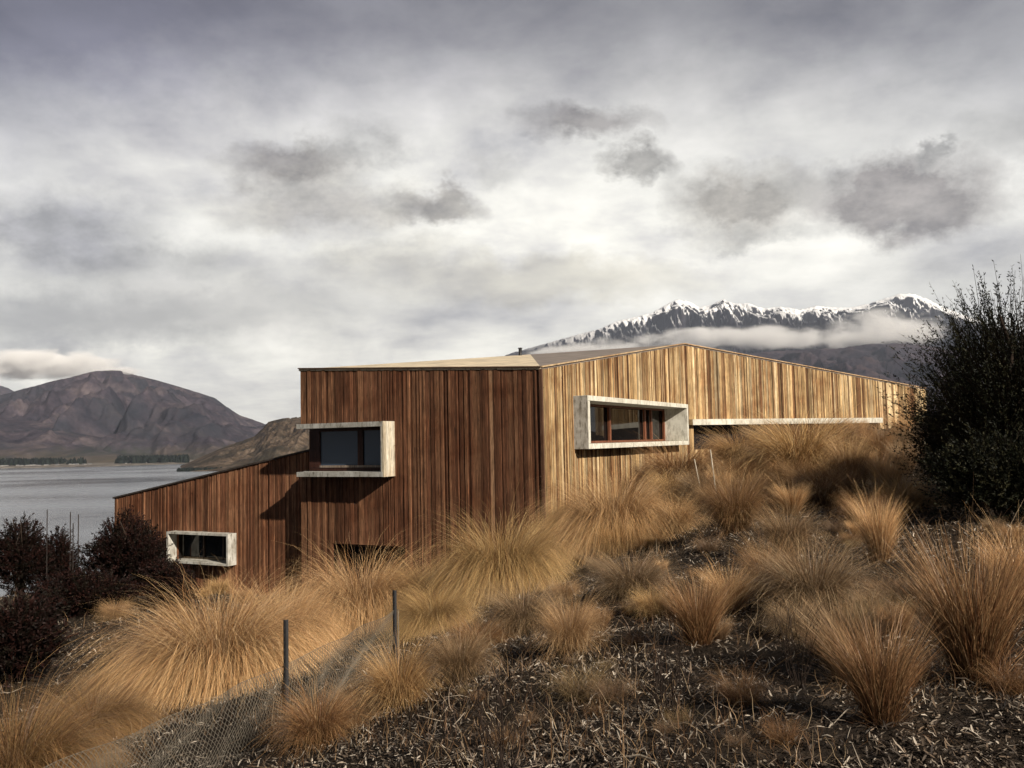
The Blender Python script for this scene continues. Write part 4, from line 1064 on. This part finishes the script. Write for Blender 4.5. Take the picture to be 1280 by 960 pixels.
wsub = nt.nodes.new('ShaderNodeVectorMath'); wsub.operation = 'SUBTRACT'; L(nt, wn.outputs['Color'], wsub.inputs[0]); wsub.inputs[1].default_value = (.5, .5, .5)
wsc = nt.nodes.new('ShaderNodeVectorMath'); wsc.operation = 'SCALE'; L(nt, wsub.outputs[0], wsc.inputs[0]); wsc.inputs['Scale'].default_value = .10
wd = nt.nodes.new('ShaderNodeVectorMath'); wd.operation = 'ADD'; L(nt, dn, wd.inputs[0]); L(nt, wsc.outputs[0], wd.inputs[1])
def dot(v):
    n = nt.nodes.new('ShaderNodeVectorMath'); n.operation = 'DOT_PRODUCT'; L(nt, wd.outputs[0], n.inputs[0]); n.inputs[1].default_value = tuple(v); return n.outputs['Value']
# tangent plane coordinates about the middle of the cloud field
cdir = ray(640, 240); cdir = cdir/np.linalg.norm(cdir); ct = np.cross(cdir, [0, 0, 1.]); ct /= np.linalg.norm(ct); cu = np.cross(ct, cdir)
dc = dot(cdir); TX = math_(nt, 'DIVIDE', dot(ct), dc); TY = math_(nt, 'DIVIDE', dot(cu), dc)
# inner texture of the small clouds: random lighter and darker mottle
tex = ramp(nt, wn2.outputs[0], [(.35, .75), (.65, 1.25)])
def blob(px, py, rx, ry, strength, soft=.6, tint=(.42, .41, .43)):
    global col
    d = ray(px, py); k = np.dot(d, cdir); x0 = float(np.dot(d, ct)/k); y0 = float(np.dot(d, cu)/k)
    cb_ = nt.nodes.new('ShaderNodeCombineXYZ')
    L(nt, math_(nt, 'MULTIPLY_ADD', TX, F/rx, -x0*F/rx), cb_.inputs[0]); L(nt, math_(nt, 'MULTIPLY_ADD', TY, F/ry, -y0*F/ry), cb_.inputs[1])
    ln = nt.nodes.new('ShaderNodeVectorMath'); ln.operation = 'LENGTH'; L(nt, cb_.outputs[0], ln.inputs[0])
    f = math_(nt, 'MULTIPLY_ADD', ln.outputs['Value'], -1.0/soft, (1+soft*.5)/soft, clamp=True)
    mm = nt.nodes.new('ShaderNodeMix'); mm.data_type = 'RGBA'; mm.blend_type = 'MULTIPLY'
    L(nt, math_(nt, 'MULTIPLY', f, strength), mm.inputs[0]); L(nt, col, mm.inputs[6])
    if tint[0] < 1 and rx < 130: L(nt, mixc(nt, 1, tint, tex, 'MULTIPLY'), mm.inputs[7])
    else: mm.inputs[7].default_value = tuple(tint)+(1,)
    col = mm.outputs[2]
def bright(px, py, rx, ry, s): blob(px, py, rx, ry, s, 1.4, (1.4, 1.38, 1.33))
bright(540, 130, 330, 100, .8); bright(640, 330, 330, 80, .6); bright(60, 452, 90, 16, .8); bright(900, 330, 260, 50, .25); bright(420, 470, 260, 50, .5); bright(230, 200, 120, 60, .35); bright(1040, 150, 160, 60, .35)
blob(20, 10, 520, 140, .95, 1.3, (.30, .30, .41)); blob(1180, 20, 420, 120, .75, 1.4, (.42, .42, .48))
blob(60, 285, 125, 48, .85, .9, (.40, .40, .45)); blob(185, 330, 110, 22, .6, .9, (.5, .5, .52)); blob(60, 395, 190, 34, .7, 1.2, (.50, .50, .52)); blob(300, 385, 240, 45, .65, 1.2, (.55, .54, .54))
blob(365, 210, 74, 24, 1.0, .9, (.42, .40, .39)); blob(455, 176, 48, 24, .8, 1.0, (.6, .6, .6)); blob(545, 260, 50, 19, .9, .8, (.45, .43, .41)); blob(400, 260, 120, 28, .8, 1.0, (.5, .48, .46)); blob(610, 208, 30, 16, .45, 1.0, (.6, .6, .6))
blob(740, 154, 70, 21, 1.0, .9, (.45, .43, .43)); blob(802, 205, 40, 19, .95, .8, (.42, .41, .40)); blob(928, 250, 80, 42, 1.0, .8, (.42, .40, .38)); blob(1130, 248, 108, 48, 1.0, .6, (.38, .355, .355)); blob(1168, 192, 24, 10, .8, .8, (.5, .5, .5)); blob(960, 300, 80, 12, .6, .9, (.6, .6, .6))
blob(690, 350, 170, 26, .65, 1.0, (.60, .575, .51)); blob(480, 325, 90, 26, .55, 1.0, (.6, .58, .54)); blob(1230, 350, 120, 40, .45, 1.0, (.6, .6, .6)); blob(1260, 180, 60, 30, .5, .9, (.6, .6, .6))
bg2 = nt.nodes.new('ShaderNodeBackground'); bg2.inputs[1].default_value = 1.0; L(nt, mixc(nt, frontmask, col_plain, col), bg2.inputs[0])
bgp = nt.nodes.new('ShaderNodeBackground'); bgp.inputs[1].default_value = 1.0; L(nt, col_plain, bgp.inputs[0])
msh = nt.nodes.new('ShaderNodeMixShader'); L(nt, math_(nt, 'MULTIPLY', math_(nt, 'GREATER_THAN', Y_, .70), math_(nt, 'GREATER_THAN', Z_, -.02)), msh.inputs[0]); L(nt, bgp.outputs[0], msh.inputs[1]); L(nt, bg2.outputs[0], msh.inputs[2])
mx = nt.nodes.new('ShaderNodeMixShader'); mx.inputs[0].default_value = .93; L(nt, bg0.outputs[0], mx.inputs[1]); L(nt, msh.outputs[0], mx.inputs[2]); L(nt, mx.outputs[0], out.inputs[0])
W.cycles.sampling_method = 'MANUAL'; W.cycles.sample_map_resolution = 1024

sl = bpy.data.lights.new('sun', 'SUN'); sl.energy = 5.0; sl.angle = math.radians(.9); sl.color = (1, .90, .76)
so = bpy.data.objects.new('sun', sl); C.objects.link(so); so.rotation_euler = sdir.to_track_quat('Z', 'Y').to_euler()

# ------------------------------------------------------------ camera & settings
cam = bpy.data.cameras.new('camera'); co = bpy.data.objects.new('camera', cam); C.objects.link(co)
cam.sensor_width = 36; cam.lens = F/1280*36; cam.clip_start = .1; cam.clip_end = 80000
R_ = Matrix((tuple(RT), tuple(UP), tuple(-fw))).transposed()
co.matrix_world = R_.to_4x4()
sc = bpy.context.scene; sc.camera = co
sc.view_settings.view_transform = 'Standard'; sc.view_settings.look = 'None'; sc.view_settings.exposure = .42; sc.view_settings.gamma = 1
sc.render.engine = 'CYCLES'
sc.cycles.max_bounces = 8; sc.cycles.diffuse_bounces = 2; sc.cycles.glossy_bounces = 2; sc.cycles.transparent_max_bounces = 8; sc.cycles.volume_bounces = 6
sc.cycles.volume_max_steps = 96
sc.cycles.use_denoising = True
